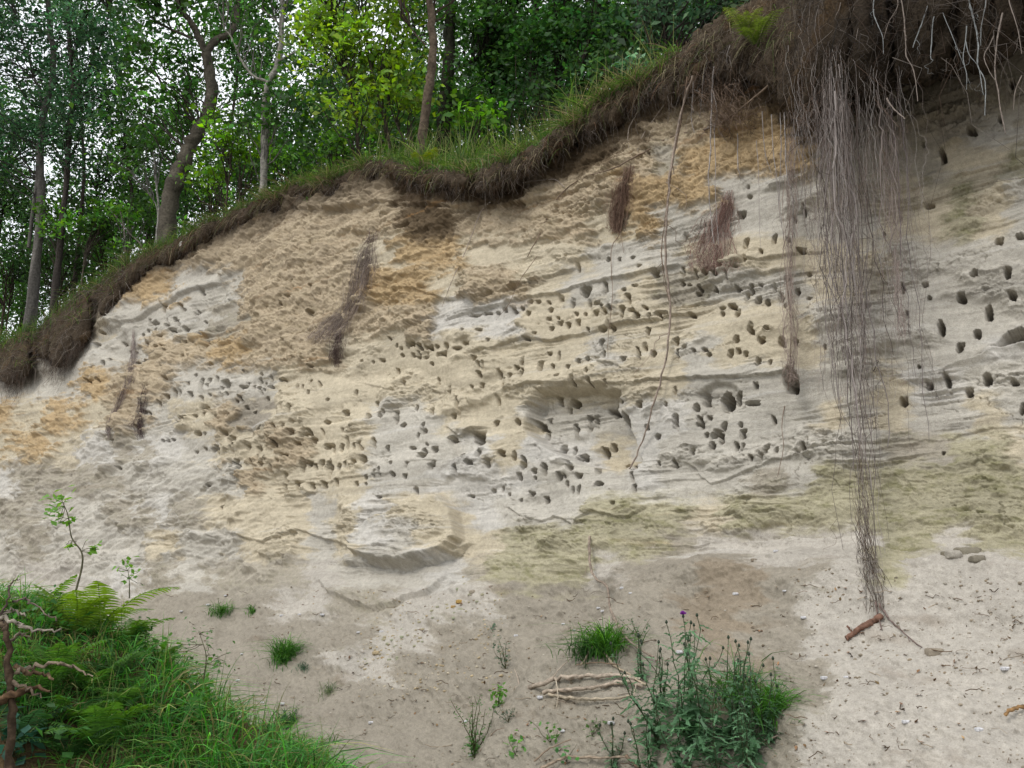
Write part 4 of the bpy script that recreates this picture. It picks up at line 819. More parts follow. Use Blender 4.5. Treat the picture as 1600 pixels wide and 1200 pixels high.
shr = [((10,440),(5,400,70,50),'dark leafy shrub at the left end of the rim',(54,84,44)),((90,430),(95,395,55,40),'dark shrub behind the ferns of the left rim',(60,92,46)),((165,410),(160,372,50,36),'mid green shrub left of the white-stemmed sapling',(66,104,48)),((235,375),(235,335,44,34),'shrub at the foot of the white-stemmed sapling',(72,112,50)),
       ((330,320),(325,292,46,28),'low bright shrub right of the foot of the leaning oak',(88,130,54)),((440,290),(440,258,50,28),'low shrub right of the pale slender tree',(80,122,52)),((520,260),(520,232,44,26),'low shrub under the bright beech',(86,130,52)),((610,245),(600,226,34,20),'small shrub left of the brown rim trunk',(84,126,50)),
       ((740,215),(735,188,50,26),'low bright shrub right of the brown rim trunk',(84,128,50)),((850,170),(850,148,50,26),'dark low shrub behind the tall grass',(58,90,46)),((945,125),(950,104,44,24),'dark low shrub below the rightmost tree',(54,84,46))]
for b_, c_, lab, co_ in shr:
    tree('shrub', lab, [([b_, (b_[0] - 4, b_[1] - 20), (c_[0] - 10, c_[1])], 1.6, .7), ([(b_[0] + 8, b_[1]), (c_[0] + 16, c_[1] - 8)], 1.2, .6)], [c_], lipY(b_[0]) + 1.3, .07, co_, (96, 84, 68), 1.25, .16, 30, group='shrubs along the rim', nb_max=30)

# ------------------------------------------------------------------ grass and ferns on the rim
def blades(base, h, wd, col, lean=.35, k=5, j=.3, down=0.0):
    n = len(base); h = np.broadcast_to(np.asarray(h, float), (n,)) * rng.uniform(.55, 1.25, n)
    d = rng.normal(size=(n, 3)) * [1, 1, 0]; d /= np.linalg.norm(d, axis=1, keepdims=True)
    t = np.linspace(0, 1, k)[None, :, None]; ln = (lean * rng.uniform(.3, 1.8, n) * h)[:, None, None]
    p = np.asarray(base)[:, None] + np.array([0, 0, 1.]) * h[:, None, None] * (t - .32 * t ** 2.5 * np.minimum(ln / h[:, None, None] * 1.6 + down, 2)) + d[:, None] * ln * t ** 1.8
    side = np.cross(d, [0, 0, 1.]) + rng.normal(size=(n, 3)) * .4
    V, F = ribbons(p, np.broadcast_to(wd, (n,))[:, None] * np.array([.8, 1, .85, .6, .12])[None, :k], side)
    c = lin(np.array(col))[rng.integers(0, len(col), n)] * .62 * np.exp(rng.normal(0, j, (n, 1)))
    return V, F, per(np.clip(c, .005, .7), 2 * k)
n = 15000; u = np.concatenate([rng.uniform(180, 560, n // 3), rng.uniform(480, 900, n // 2), rng.uniform(600, 1050, n - n // 3 - n // 2)]); d = rng.gamma(1.6, .5, n)
pos = PL(u, d); dens_ = fbm(pos[:, 0] * 1.2, pos[:, 1] * 1.2, 401, 3); kp = dens_ > -.25; pos = pos[kp]
hh = np.interp(u[kp], [180, 400, 600, 760, 900, 1050], [.26, .30, .42, .60, .50, .34])
hh = hh * np.clip(.75 + 1.3 * fbm(pos[:, 0] * 2.6, pos[:, 1] * 2.6, 402, 3), .3, 1.5)
A = blades(pos, hh, .010, ((96,134,58),(130,160,80),(74,108,48),(150,156,104),(88,126,68)), .5)
n = 520; u = rng.uniform(540, 1040, n); A2 = blades(PL(u, rng.uniform(.1, 1.4, n)), .75, .006, ((170,168,118),(140,150,90)), .3)
n = 42000; r_ = rng.integers(27, 46, n); c_ = rng.integers(0, TV.shape[1], n); cu = ut[c_]
kp = (cu > -120) & (cu < 1060) & (fbm(TV[r_, c_, 0] * 2.2, TV[r_, c_, 1] * 2.2, 405, 3) + .25 + .3 * sm(500, 200, cu) + .03 * (r_ - 36) > 0) & (rng.random(n) < np.interp(r_ + 3 * sm(500, 100, cu), [28, 33, 37, 45], [.05, .35, .9, 1]))
bs = TV[r_, c_][kp]; A3 = blades(bs, np.interp(cu[kp], [0, 200, 600, 1000], [.36, .28, .2, .16]), .009, ((96,132,58),(110,140,66),(72,112,46),(130,128,86),(88,126,66)), .7, down=.3)
n = 15000; r_ = rng.integers(12, 34, n); c_ = rng.integers(np.searchsorted(ut, -80), np.searchsorted(ut, 1060), n); bs = TV[r_, c_]
kp = fbm(bs[:, 0] * 2.1, bs[:, 1] * 2.1 + bs[:, 2] * 1.5, 407, 3) > .16 - .012 * (r_ - 20); bs = bs[kp]
A4 = blades(bs, .2, .008, ((96,128,60),(124,130,84),(76,112,48),(146,134,104),(112,98,76)), 1.3, down=1.3)
V, F, C = cat([A, A2, A3, A4]); tag(mk('rim_grass', V, F, C, M_GRASS), kind='stuff', label='tall green grass growing along the rim of the cliff', cat='grass')
def fern(base, ln, nf, col, label, group, name='fern', tilt=.5, spread=None, npin=20):
    """fronds as a part each (leaf blades and stalk in one)"""
    root = empty(name, base, label, 'fern', group)
    for f in range(nf):
        az_ = 2 * math.pi * f / nf + rng.normal() * .3 if spread is None else rng.uniform(*spread)
        l = ln * rng.uniform(.7, 1.15); t = np.linspace(0, 1, 12); ti = tilt * rng.uniform(.6, 1.4)
        dh = np.array([math.cos(az_), math.sin(az_), 0])
        p = np.asarray(base) + dh * (l * ti * t ** 1.3)[:, None] + np.array([0, 0, 1]) * (l * (t - .55 * ti * t ** 2.4))[:, None]
        T = np.gradient(p, axis=0); T /= np.linalg.norm(T, axis=1, keepdims=True)
        sd = np.cross(T, [0, 0, 1.]); sd /= np.linalg.norm(sd, axis=1, keepdims=True) + 1e-6
        V0, F0 = tubes(p[None], (.0035 * np.linspace(1, .3, 12))[None], 3)
        s = np.linspace(.16, .98, npin); ii = s * 11; i_ = np.minimum(ii.astype(int), 10); ff = (ii - i_)[:, None]
        b = p[i_] * (1 - ff) + p[i_ + 1] * ff; tt_ = T[i_]; ss = sd[i_]
        pl = l * .24 * np.sin(math.pi * (.12 + .86 * s)) ** .7
        prt = [(V0, F0, lin(col) * .5)]
        for sg_ in (-1, 1):
            q_ = b[:, None] + (ss * sg_ + tt_ * .35)[:, None] * (pl[:, None] * np.linspace(0, 1, 5))[..., None]
            q_[..., 2] -= (np.linspace(0, 1, 5) ** 2)[None] * pl[:, None] * .3
            q_ += rng.normal(size=(npin, 1, 3)) * .003 * np.linspace(0, 1, 5)[None, :, None]
            V1, F1 = ribbons(q_, (l / npin * .62) * np.array([.8, 1, .8, .55, .1])[None] * np.ones((npin, 1)), tt_ + rng.normal(size=(npin, 3)) * .15)
            cc = lin(col) * .62 * np.exp(rng.normal(0, .15, (npin, 1))); prt.append((V1, F1, per(cc, 10)))
        V1, F1, C1 = cat(prt); mk('frond', V1, F1, np.clip(C1, .004, .7), M_LEAF, root, smooth=False)
    return root
for u_, d_, ln, c_, lab in [(655,.12,.42,(132,150,52),'yellow-green fern at the foot of the brown rim trunk'),(60,.35,.5,(70,112,50),'fern at the left end of the rim'),(110,.3,.55,(78,118,56),'largest fern of the left rim'),(30,.1,.35,(70,128,46),'low fern beside the left edge of the rim'),
                        (560,.3,.4,(96,128,60),'fern behind the rim left of the brown trunk'),(690,.25,.4,(110,140,52),'fern right of the brown rim trunk'),(480,.05,.25,(88,136,56),'little bright plant-like fern below the turf edge')]:
    fern(PL(np.array(float(u_)), np.array(float(d_))), ln, 9, c_, lab, 'ferns along the rim')
fern(P(1165, 62, .5), .3, 7, (112,134,62), 'small yellow-green fern drooping over the brown turf shoulder', 'ferns along the rim', spread=(3.6, 5.8), tilt=1.2)
fern(P(1185, 75, .52), .28, 5, (104,128,58), 'second small yellow-green fern beside the drooping one', 'ferns along the rim', spread=(3.6, 5.8), tilt=1.3)
def herb(base, h, n, lw, col, label, group=None, name='leafy_plant', stem=3, asp=.6, top=.0, cat_='plant', bcol=(110, 110, 70), spread=.6, parent_loc=None):
    root = empty(name, base, label, cat_, group); base = np.asarray(base)
    e = base + np.c_[rng.normal(size=(stem, 2)) * h * spread * .45, h * rng.uniform(.65, 1.05, stem)]
    p = wob_path(np.repeat(base[None], stem, 0), e, 8, h * .08)
    V, F = tubes(p, (.004 * np.linspace(1, .4, 8))[None] * np.ones((stem, 1)) * (h / .4) ** .5, 4); mk('stem', V, F, lin(bcol) * .55, M_LEAF, root)
    k_ = rng.integers(0, stem, n); t_ = rng.uniform(top, 1, n) ** .8 * 7; i_ = np.minimum(t_.astype(int), 6); f_ = (t_ - i_)[:, None]
    c = p[k_, i_] * (1 - f_) + p[k_, i_ + 1] * f_ + rng.normal(size=(n, 3)) * lw * .7
    V, F = leaves(c, lw, up=.7, aspect=asp); mk('foliage', V, F, leafcol(n, col, .2, .06), M_LEAF, root, smooth=False)
    return root
rimpl = [((45,455,.1),.35,(96,150,50),'low bright ground plant at the left rim'),((20,485,.2),.3,(84,140,44),'low green plant at the left edge of the rim'),((85,430,.15),.3,(74,128,48),'small plant among the left rim ferns')]
for (u_, v_, o_), h_, c_, lab in rimpl: herb(PL(np.array(float(u_)), np.array(.1)) + [0, 0, -.05], h_, 150, .05, c_, lab, 'low plants on the left rim', stem=7, spread=1.3)
herb(PS(1030, 1, .3) * 0 + P(478, 322, .06), .16, 50, .04, (92, 140, 66), 'small bright plant growing out of the wall just below the turf', 'low plants on the left rim', stem=4, spread=1.2)

# ------------------------------------------------------------------ grassy bank in the lower left foreground
bx = np.linspace(-5.4, .3, 150); by = np.linspace(3.0, 8.2, 130); X, Y2 = np.meshgrid(bx, by)
def bank_z(x, y):
    h = np.interp(x, [-5, -3, -2.4, -2.0, -1.65, -1.3, -1.0, -.7, -.35, .3], [1.56, 1.52, 1.47, 1.30, 1.05, .90, .76, .55, .14, -.4])
    yc = np.interp(x, [-5, -2, -.5], [5.6, 5.4, 5.0])
    z = h - np.where(y < yc, .62 * (yc - y) ** 1.15 * 1, .30 * (y - yc) ** 1.4)
    return z + .10 * fbm(x * 1.4, y * 1.4, 500, 4) + .03 * fbm(x * 6, y * 6, 501, 3)
def bz(x, y): return bank_z(np.atleast_1d(np.asarray(x, float)), np.atleast_1d(np.asarray(y, float)))
Zb = bank_z(X, Y2); V = np.stack([X, Y2, Zb], -1)
ix = np.arange(V.shape[0] * V.shape[1]).reshape(V.shape[:2]); Fq = np.stack([ix[:-1, :-1], ix[:-1, 1:], ix[1:, 1:], ix[1:, :-1]], -1)
C = (lin((110, 92, 66)) * .6 * (1 + .5 * fbm(X * 4, Y2 * 4, 502, 4)[..., None])).reshape(-1, 3)
tag(mk('bank', V, Fq, np.clip(C, .01, 1), M_SOIL), kind='structure')
def bank_at(u, v):
    """point of the bank seen at photo point (u, v)"""
    dx, dy, dz = rays(u, v); t = np.linspace(2.5, 9, 900) / dy
    z = CAM_H + t * dz; h = bank_z(t * dx, t * dy); k_ = np.argmax(z < h) if (z < h).any() else 420
    return np.array([t[k_] * dx, t[k_] * dy, h[k_]])
n = 30000; x = rng.uniform(-4.2, -.55, n); y = rng.uniform(3.5, 6.4, n); z = bank_z(x, y)
bare = (np.abs(x + 1.35 + .25 * (y - 4)) < .22) & (y < 4.75)
kp = (fbm(x * 1.6, y * 1.6, 503, 3) > -.22 + .3 * sm(-1.6, -2.4, x) * sm(5.0, 4.5, y)) & (z > .25) & ~bare; base = np.stack([x, y, z - .02], -1)[kp]
hgt = .13 + .14 * sm(-.3, .5, fbm(base[:, 0] * 1.1, base[:, 1] * 1.1, 504, 2))
A = blades(base, hgt * 1.45, .0075, ((84,160,66),(106,178,76),(64,126,52),(134,174,88),(92,152,82),(156,152,100)), .8, down=.5)
n = 500; x = rng.uniform(-3.6, -.9, n); y = rng.uniform(4.4, 5.8, n)
A2 = blades(np.stack([x, y, bank_z(x, y)], -1), .30, .005, ((140,150,90),(90,140,66)), .4)
V, F, C = cat([A, A2]); tag(mk('bank_grass', V, F, C, M_GRASS), kind='stuff', label='lush green grass covering the foreground bank', cat='grass')
fs = [(155,985,.44,(128,164,66),'large light green fern standing highest on the foreground bank'),(120,995,.36,(116,150,60),'fern left of the largest one on top of the bank'),(180,1060,.24,(86,124,70),'fern in the middle of the bank'),(115,1130,.30,(84,130,52),'fern low on the shaded side of the bank'),
      (60,1100,.28,(76,120,52),'fern beside the stump on the bank'),(175,1150,.28,(100,148,58),'bright fern left of the bare brown patch of the bank'),(30,1165,.26,(60,98,60),'dark fern in the bottom left corner'),(110,1185,.24,(64,104,52),'fern at the bottom edge left of the bare patch'),(60,970,.34,(104,146,58),'fern behind the stump branches on the ridge'),(200,1010,.28,(112,156,66),'fern at the right end of the tall ferns on the ridge'),(140,1085,.32,(84,130,56),'fern right of the stump halfway down the bank'),
      (85,1060,.30,(92,138,60),'fern just right of the stump'),(190,1110,.30,(100,146,70),'fern above the bare brown patch'),(150,1175,.32,(92,140,60),'largest fern at the bottom left of the bare patch'),(250,1010,.2,(110,150,74),'small fern at the right end of the ridge'),(285,1105,.12,(110,150,80),'tiny fern among the grass right of the bare patch')]
for u_, v_, ln, c_, lab in fs: fern(bank_at(u_, v_) - [0, 0, .02], ln, 9, c_, lab, 'ferns on the foreground bank', tilt=.8, npin=18)
bl = [(285,1120,.12,22,.055,(84,134,64),'broad-leaved plant right of the bare brown patch'),(305,1145,.12,22,.06,(92,142,74),'palest broad-leaved plant on the bank'),(60,1150,.16,34,.06,(62,102,52),'broad-leaved plant in the shade of the bank'),(95,1190,.14,30,.06,(78,126,64),'broad-leaved plant at the bottom edge of the bank'),
      (20,1110,.2,40,.06,(70,110,76),'bluish bramble beside the stump'),(30,1190,.16,40,.06,(60,100,84),'bluish bramble in the bottom left corner'),(310,1060,.16,40,.05,(92,148,62),'small leafy plant on the ridge of the bank'),(250,1050,.16,50,.045,(86,138,56),'leafy plant near the end of the tall bank grass'),(75,1000,.2,60,.05,(70,120,60),'leafy plant behind the stump')]
for u_, v_, h_, n_, lw, c_, lab in bl: herb(bank_at(u_, v_), h_, n_, lw, c_, lab, 'leafy plants on the foreground bank', stem=5, asp=.8, spread=1.2)
# upright nettle-like shoots on the ridge
for u_, v_, lab in [(52,945,'leafy upright shoot near the left end of the bank ridge'),(83,945,'tallest leafy upright shoot of the bank ridge'),(218,975,'upright shoot at the right end of the ridge'),(232,985,'short upright shoot beside the right end of the ridge')]:
    herb(bank_at(u_, v_), .20, 70, .03, (76, 124, 66), lab, 'upright shoots on the bank ridge', 'nettle', stem=1, spread=.3, asp=.5)
# roots and bare soil patch on the bank
cx = rng.normal(-1.55, .16, 700); cy = rng.uniform(3.9, 4.7, 700); st = np.stack([cx, cy, bank_z(cx, cy) + .01], -1)
V, F = tubes(wob_path(st, st + rng.normal(size=(700, 3)) * [.08, .08, .02] + [0, -.05, -.09], 6, .04), .0012 * np.ones((700, 6)), 3)
tag(mk('fine_roots', V, F, fibre_cols(700, 18, ((120,96,74),(96,76,58),(150,130,104))), M_ROOT), kind='stuff', label='brown dead roots hanging over the bare patch of the bank', cat='roots')
# stump with dead branches
sb_ = PD(28, 1100, 4.3); st_ = empty('tree_stump', sb_, 'weathered brown stump with pale dead branches at the left edge of the bank', 'stump')
def stick_part(name, pts, r0, r1, col, par, Yd=4.3):
    r0 = r0 * .72; r1 = r1 * .6; q_ = [PD(x[0], x[1], Yd + (x[2] if len(x) > 2 else rng.normal() * .03)) for x in pts]; p = spline(q_, 6); p[1:-1] += rng.normal(size=(len(p) - 2, 3)) * .006; p = p + rng.normal(size=p.shape) * min(r0, .02) * .16
    V, F = tubes(p[None], (np.linspace(r0, r1, len(p)) * (1 + .12 * rng.normal(size=len(p))))[None], 7)
    return mk(name, V, F, np.clip(lin(col) * .5 * (1 + .3 * rng.normal(size=(len(V), 1))), .01, 1), M_BARK, par)
stick_part('trunk', [(16,1210),(20,1120),(14,1050),(8,990),(4,965)], .03, .014, (92,76,60), st_)
for pts, r0, r1, c_ in [([(12,980),(-5,975),(-40,960)],.03,.012,(150,130,108)),([(-20,968),(10,966),(35,978),(62,984),(95,982)],.016,.006,(196,184,166)),([(5,960),(12,955),(26,958),(40,963)],.010,.006,(190,178,160)),
                        ([(5,975),(12,930),(20,910),(31,905)],.007,.003,(112,96,88)),([(20,940),(40,935),(55,945),(75,960),(88,970)],.007,.004,(150,134,120)),([(26,1050),(50,1042),(90,1036),(120,1046),(145,1055)],.014,.005,(168,150,128)),
                        ([(20,1065),(40,1075),(65,1090)],.014,.006,(160,140,120)),([(25,1040),(40,1050),(66,1050),(84,1062)],.016,.008,(140,116,90)),([(18,1000),(34,990),(50,1000)],.010,.004,(170,156,136))]:
    stick_part('branch', pts, r0, r1, c_, st_)
stick_part('root_plate', [(-20,1095),(20,1084),(50,1075),(80,1080)], .03, .008, (120,94,70), st_)
# saplings rising from the bank
def sapling(pts, Y, r, ups, label, lw=.045, col=(110, 156, 66), group='young saplings by the foreground bank'):
    root = empty('sapling', PD(*pts[0][:2], Y), label, 'sapling', group)
    p = spline([PD(a, b, Y) for a, b in pts], 6); V, F = tubes(p[None], np.linspace(r, r * .35, len(p))[None], 5); mk('stem', V, F, lin((112,108,84)) * .6, M_BARK, root)
    cs = []
    for u_, v_, s_, n_ in ups:
        c = PD(u_, v_, Y) + rng.normal(size=(n_, 3)) * s_ * Y / FPX; cs.append(c)
        st = p[np.linalg.norm(p - PD(u_, v_, Y), axis=1).argmin()]; V, F = tubes(wob_path(np.repeat(st[None], 4, 0), c[:4], 6, .01), .0016 * np.ones((4, 6)), 3); mk('twig', V, F, lin((112,108,84)) * .6, M_BARK, root)
    c = np.concatenate(cs); V, F = leaves(c, lw, up=.9, aspect=.7); mk('foliage', V, F, leafcol(len(c), col, .15, .05), M_LEAF, root, smooth=False)
    return root
sapling([(118,925),(128,885),(127,862),(112,840),(106,805),(98,785)], 5.2, .006, [(92,788,13,34),(106,812,7,8),(148,854,6,10),(110,850,5,6),(85,800,8,8)], 'tall thin sapling with pale green leaves above the bank')
sapling([(202,935),(202,910),(200,892)], 5.6, .004, [(200,890,9,16),(203,903,8,8)], 'short sapling with few leaves right of the tall one', .035)
sapling([(318,1062),(322,1025),(312,990)], 5.4, .004, [(305,1010,16,26),(335,1020,16,26),(318,990,10,12),(345,1040,12,16)], 'sparse small-leaved seedling on the bare slope beside the bank', .022, (84,124,70))

# ------------------------------------------------------------------ plants on the sand slope
def sprout(u_, v_, h_, n_, label, col=((64,118,48),(84,140,60),(100,146,70)), w_=.006, rr=.03, name='grass_tuft', lean=.7):
    b = PS(u_, v_, 0.0); base = b + rng.normal(size=(n_, 3)) * [rr * 1.2, rr, 0] * rng.uniform(.4, 1.3, (n_, 1)); base[:, 2] += (base[:, 1] - b[1]) * .6; lean = lean * 1.25; V, F, C = blades(base, h_, w_, col, lean, down=.3)
    return tag(mk(name, V, F, C, M_GRASS, loc=b), label, 'grass', 'grass tufts on the sand slope')
sprout(446,1032,.24,420,'biggest grass tuft on the bare slope in front of the wall', rr=.05)
sprout(345,958,.15,160,'small grass tuft left of its smaller neighbour below the wall', rr=.05)
sprout(396,958,.11,110,'smallest grass tuft beside the small one below the wall', rr=.04)
sprout(476,1045,.06,120,'tiny bluish tuft right below the biggest tuft', ((96,128,100),(80,112,86)), .004, .035)
sprout(514,1082,.08,110,'small greyish tuft in the middle of the bare slope', ((96,124,84),(120,134,90)), .004, .04)
sprout(448,1135,.15,200,'dark grass tuft at the right end of the bank', ((58,104,56),(70,116,64)), .006, .05)
sprout(480,1192,.20,420,'large bright grass tuft at the bottom right of the bank', rr=.07)
sprout(948,1022,.26,360,'bright grass clump left of the thistles', ((84,144,52),(104,160,62),(70,120,50)), .007, .05)
sprout(918,1020,.18,200,'darker grass clump at the left of the bright clump', ((66,110,56),(84,126,66)), .006, .06)
sprout(1205,1118,.22,260,'bright grass clump at the right edge of the thistles', ((92,150,60),(80,132,56)), .006, .05)
sprout(1150,1100,.30,180,'grass growing up between the thistles', ((84,140,60),(70,116,56)), .006, .08)
def thistle(u_, v_, h_, label, flower=False, col=(104, 142, 104), nl=90):
    b = PS(u_, v_, 0.0); root = empty('thistle', b, label, 'thistle', 'thistles on the sand slope')
    ns = 4; e = b + np.c_[rng.normal(size=(ns, 2)) * h_ * .22, h_ * rng.uniform(.7, 1.0, ns)]; e[0] = b + [0.0, -.02, h_]
    p = wob_path(np.repeat(b[None], ns, 0), e, 9, h_ * .06); V, F = tubes(p, (.004 * np.linspace(1, .45, 9))[None] * np.ones((ns, 1)), 4); mk('stem', V, F, lin((96,112,76)) * .55, M_LEAF, root)
    n_ = nl; k_ = rng.integers(0, ns, n_); t_ = rng.random(n_) ** 1.2 * 7.6; i_ = np.minimum(t_.astype(int), 7); f_ = (t_ - i_)[:, None]
    st = p[k_, i_] * (1 - f_) + p[k_, i_ + 1] * f_; d = rng.normal(size=(n_, 3)) * [1, 1, .35] + [0, 0, .25]; d /= np.linalg.norm(d, axis=1, keepdims=True)
    l = h_ * .25 * rng.uniform(.5, 1.2, n_) * (1.15 - t_ / 11); tt_ = np.linspace(0, 1, 9)
    q_ = st[:, None] + d[:, None] * (l[:, None] * tt_)[..., None]; q_[..., 2] -= (tt_ ** 2) * l[:, None] * .35; q_ += rng.normal(size=q_.shape) * l[:, None, None] * .03
    # toothed blades: the width swings between narrow and wide
    wd = (l * .22)[:, None] * np.array([.25, .9, .4, 1.1, .45, 1.0, .35, .6, .05])[None]
    V, F = ribbons(q_, wd, np.cross(d, [0, 0, 1.]) + rng.normal(size=(n_, 3)) * .3)
    c = lin(col) * .70 * np.exp(rng.normal(0, .3, (n_, 1))); mk('foliage', V, F, per(np.clip(c, .004, .6), 18), M_LEAF, root, smooth=False)
    for s_ in range(ns):
        top = p[s_, -1]; prt = []
        zz = np.linspace(0, 1, 6); q_ = (top + np.outer(zz - .2, [0, 0, .02]))[None]; V, F = tubes(q_, (.008 * np.array([.4, .9, 1, .85, .6, .3]))[None], 7)
        hd = mk('flower_head', V, F, lin((70,86,64)) * .6, M_LEAF, root)
        if flower and s_ == 0:
            k2 = 70; dd_ = rng.normal(size=(k2, 3)); dd_[:, 2] = np.abs(dd_[:, 2]) + .5; dd_ /= np.linalg.norm(dd_, axis=1, keepdims=True)
            a_ = np.repeat((top + [0, 0, .014])[None], k2, 0); V, F = tubes(wob_path(a_, a_ + dd_ * .020, 4, .002), .0013 * np.ones((k2, 4)), 3)
            f_o = mk('petals', V - b, F, lin((176, 84, 190)) * .8, M_LEAF); f_o.parent = hd
    return root
th = [(1068,1150,.62,'thistle bearing the single purple flower',True),(1100,1180,.70,'tall thistle just right of the flowering one',False),(1030,1170,.55,'thistle at the left side of the patch',False),(1140,1170,.55,'thistle in the right half of the patch',False),
      (1180,1185,.50,'thistle nearest the right edge of the patch',False),(1060,1235,.50,'thistle in front of the flowering one at the bottom edge',False),(1120,1240,.50,'thistle at the bottom edge in the middle of the patch',False),(1010,1225,.36,'low thistle in the lower left of the patch',False),(1170,1235,.42,'low thistle in the lower right of the patch',False),
      (1000,1060,.25,'small thistle behind the dead branches',False),
      (1085,1120,.45,'thistle growing behind the flowering one',False),(1155,1130,.40,'short thistle behind the grass in the thistle patch',False),(960,1215,.30,'low thistle farthest left in the patch',False),(1205,1160,.34,'small thistle under the grass clump on the right',False),(1035,1110,.34,'short thistle beside the bright grass clump',False)]
for a_, b_, h_, lab, fl in th: thistle(a_, b_, h_, lab, fl, nl=125)
herb(PS(742, 1178, 0), .36, 230, .026, (84,124,70), 'feathery upright plant alone on the slope left of the dead branches', 'plants on the sand slope', stem=8, asp=.3, spread=.45)
herb(PS(742, 1185, 0), .14, 160, .03, (78,124,62), 'low leafy base plant at the foot of the feathery plant', 'plants on the sand slope', stem=8, asp=.4, spread=1.2)
herb(PS(778, 1105, 0), .16, 60, .04, (92,140,60), 'bright small plant right of the feathery plant', 'plants on the sand slope', stem=4, spread=.9)
herb(PS(790, 1045, 0), .20, 90, .028, (92,116,92), 'greyish small plant above the dead branches', 'plants on the sand slope', stem=5, asp=.4, spread=.7)
herb(PS(770, 985, 0), .05, 16, .03, (88,116,92), 'tiny plant on the pale slope above the greyish one', 'plants on the sand slope', stem=3, spread=1.2)
herb(PS(860, 1160, 0), .12, 30, .035, (88,132,66), 'small plant at the bottom below the dead branches', 'plants on the sand slope', stem=3, spread=1.)
herb(PS(805, 1180, 0), .10, 20, .045, (96,146,74), 'small light green plant left of the lowest branch', 'plants on the sand slope', stem=3, spread=1.)
herb(PS(885, 1190, 0), .10, 12, .042, (96,156,90), 'broad-leaved seedling beside the lowest branch', 'plants on the sand slope', stem=3, asp=.8, spread=1.)
herb(PS(925, 1150, 0), .10, 40, .03, (80,122,62), 'small plant between the dead branches and the thistles', 'plants on the sand slope', stem=4, spread=1.)
herb(PS(1000, 1000, 0), .14, 50, .028, (84,112,80), 'thin plant above the thistles and dead branches', 'plants on the sand slope', stem=4, asp=.4, spread=.8)
herb(PS(795, 1130, 0), .10, 80, .02, (88,104,84), 'grey dry herb right of the feathery plant', 'plants on the sand slope', stem=6, asp=.4, spread=1.2)

# ------------------------------------------------------------------ sticks and branches lying on the slope
DEAD = (186, 170, 152)
sticks = [([(806,1076),(835,1073),(868,1061),(905,1057),(950,1056),(1000,1062)],.017,.012,DEAD,'topmost and longest of the dead grey branches lying left of the thistles'),([(850,1082),(895,1078),(940,1072),(975,1066),(1003,1072)],.014,.014,(176,160,142),'middle one of the dead branches left of the thistles'),
 ([(858,1086),(892,1091),(940,1093),(992,1089)],.012,.008,(178,164,142),'lowest of the three dead branches left of the thistles'),([(908,1040),(932,1012),(960,1040),(985,1055),(1010,1072)],.007,.008,(180,164,140),'arched dead branch above the three lying ones'),
 ([(862,1062),(875,1045),(890,1030),(900,1018),(912,1000)],.004,.003,DEAD,'thin twig reaching up from the dead branches'),([(868,1058),(872,1085),(870,1105)],.004,.003,(196,182,160),'short pale twig crossing the dead branches'),
 ([(900,1040),(935,1036),(970,1040)],.004,.004,(140,120,100),'thin brown twig behind the arched branch'),([(995,1068),(985,1100),(970,1112)],.005,.003,DEAD,'twig bending down from the right end of the branches'),
 ([(812,1076),(808,1055),(803,1045)],.005,.003,DEAD,'short twig standing at the left end of the topmost branch'),
 ([(845,1202),(865,1192),(885,1184),(930,1184),(982,1183)],.010,.007,(170,152,132),'branch lying at the bottom edge left of the thistles'),([(835,1190),(860,1170),(892,1156)],.006,.004,(150,132,112),'thin stick slanting above the lowest branch'),
 ([(978,1182),(1000,1200)],.010,.010,(130,110,92),'short broken stick at the bottom of the thistles'),
 ([(1152,1195),(1190,1160),(1215,1150)],.005,.003,(160,144,128),'thin stick at the lower right of the thistles'),([(1570,1118),(1585,1108),(1610,1102)],.010,.010,(158,124,84),'brown stick at the right edge of the sand slope'),
 ([(752,1175),(775,1150),(790,1140)],.004,.002,(150,130,112),'thin stick leaning beside the feathery plant')]
for pts, r0, r1, c_, lab in sticks: root_obj('dead_branch', PP(pts, .07), r0 * .95, r1 * .9, c_, lab, 'branch', 'dead branches lying on the slope', sides=7, jit=.32)
root_obj('dead_branch', PP([(921,838,.04),(922,880,.14),(930,903,.145),(948,916,.12),(956,955,.12),(970,985,.12),(990,1008,.12),(1022,1028,.06)]), .010, .008, (160,144,128), 'long thin pale branch leaning down the slope from the mossy wall', 'branch', 'dead branches lying on the slope', jit=.15, branches=4, blen=.1)
lg = root_obj('bark_stick', PP([(1322,998),(1333,990),(1348,979),(1362,972),(1378,961)], .03), .014, .018, (132,100,84), 'short reddish-brown broken stick on the pale sand below the root curtain', 'stick', sides=9, jit=.12)
root_obj('dead_branch', PP([(1324,978),(1330,986),(1336,992)], .04), .006, .004, (110,80,66), 'tiny dark twig beside the reddish-brown stick', 'branch', 'dead branches lying on the slope')
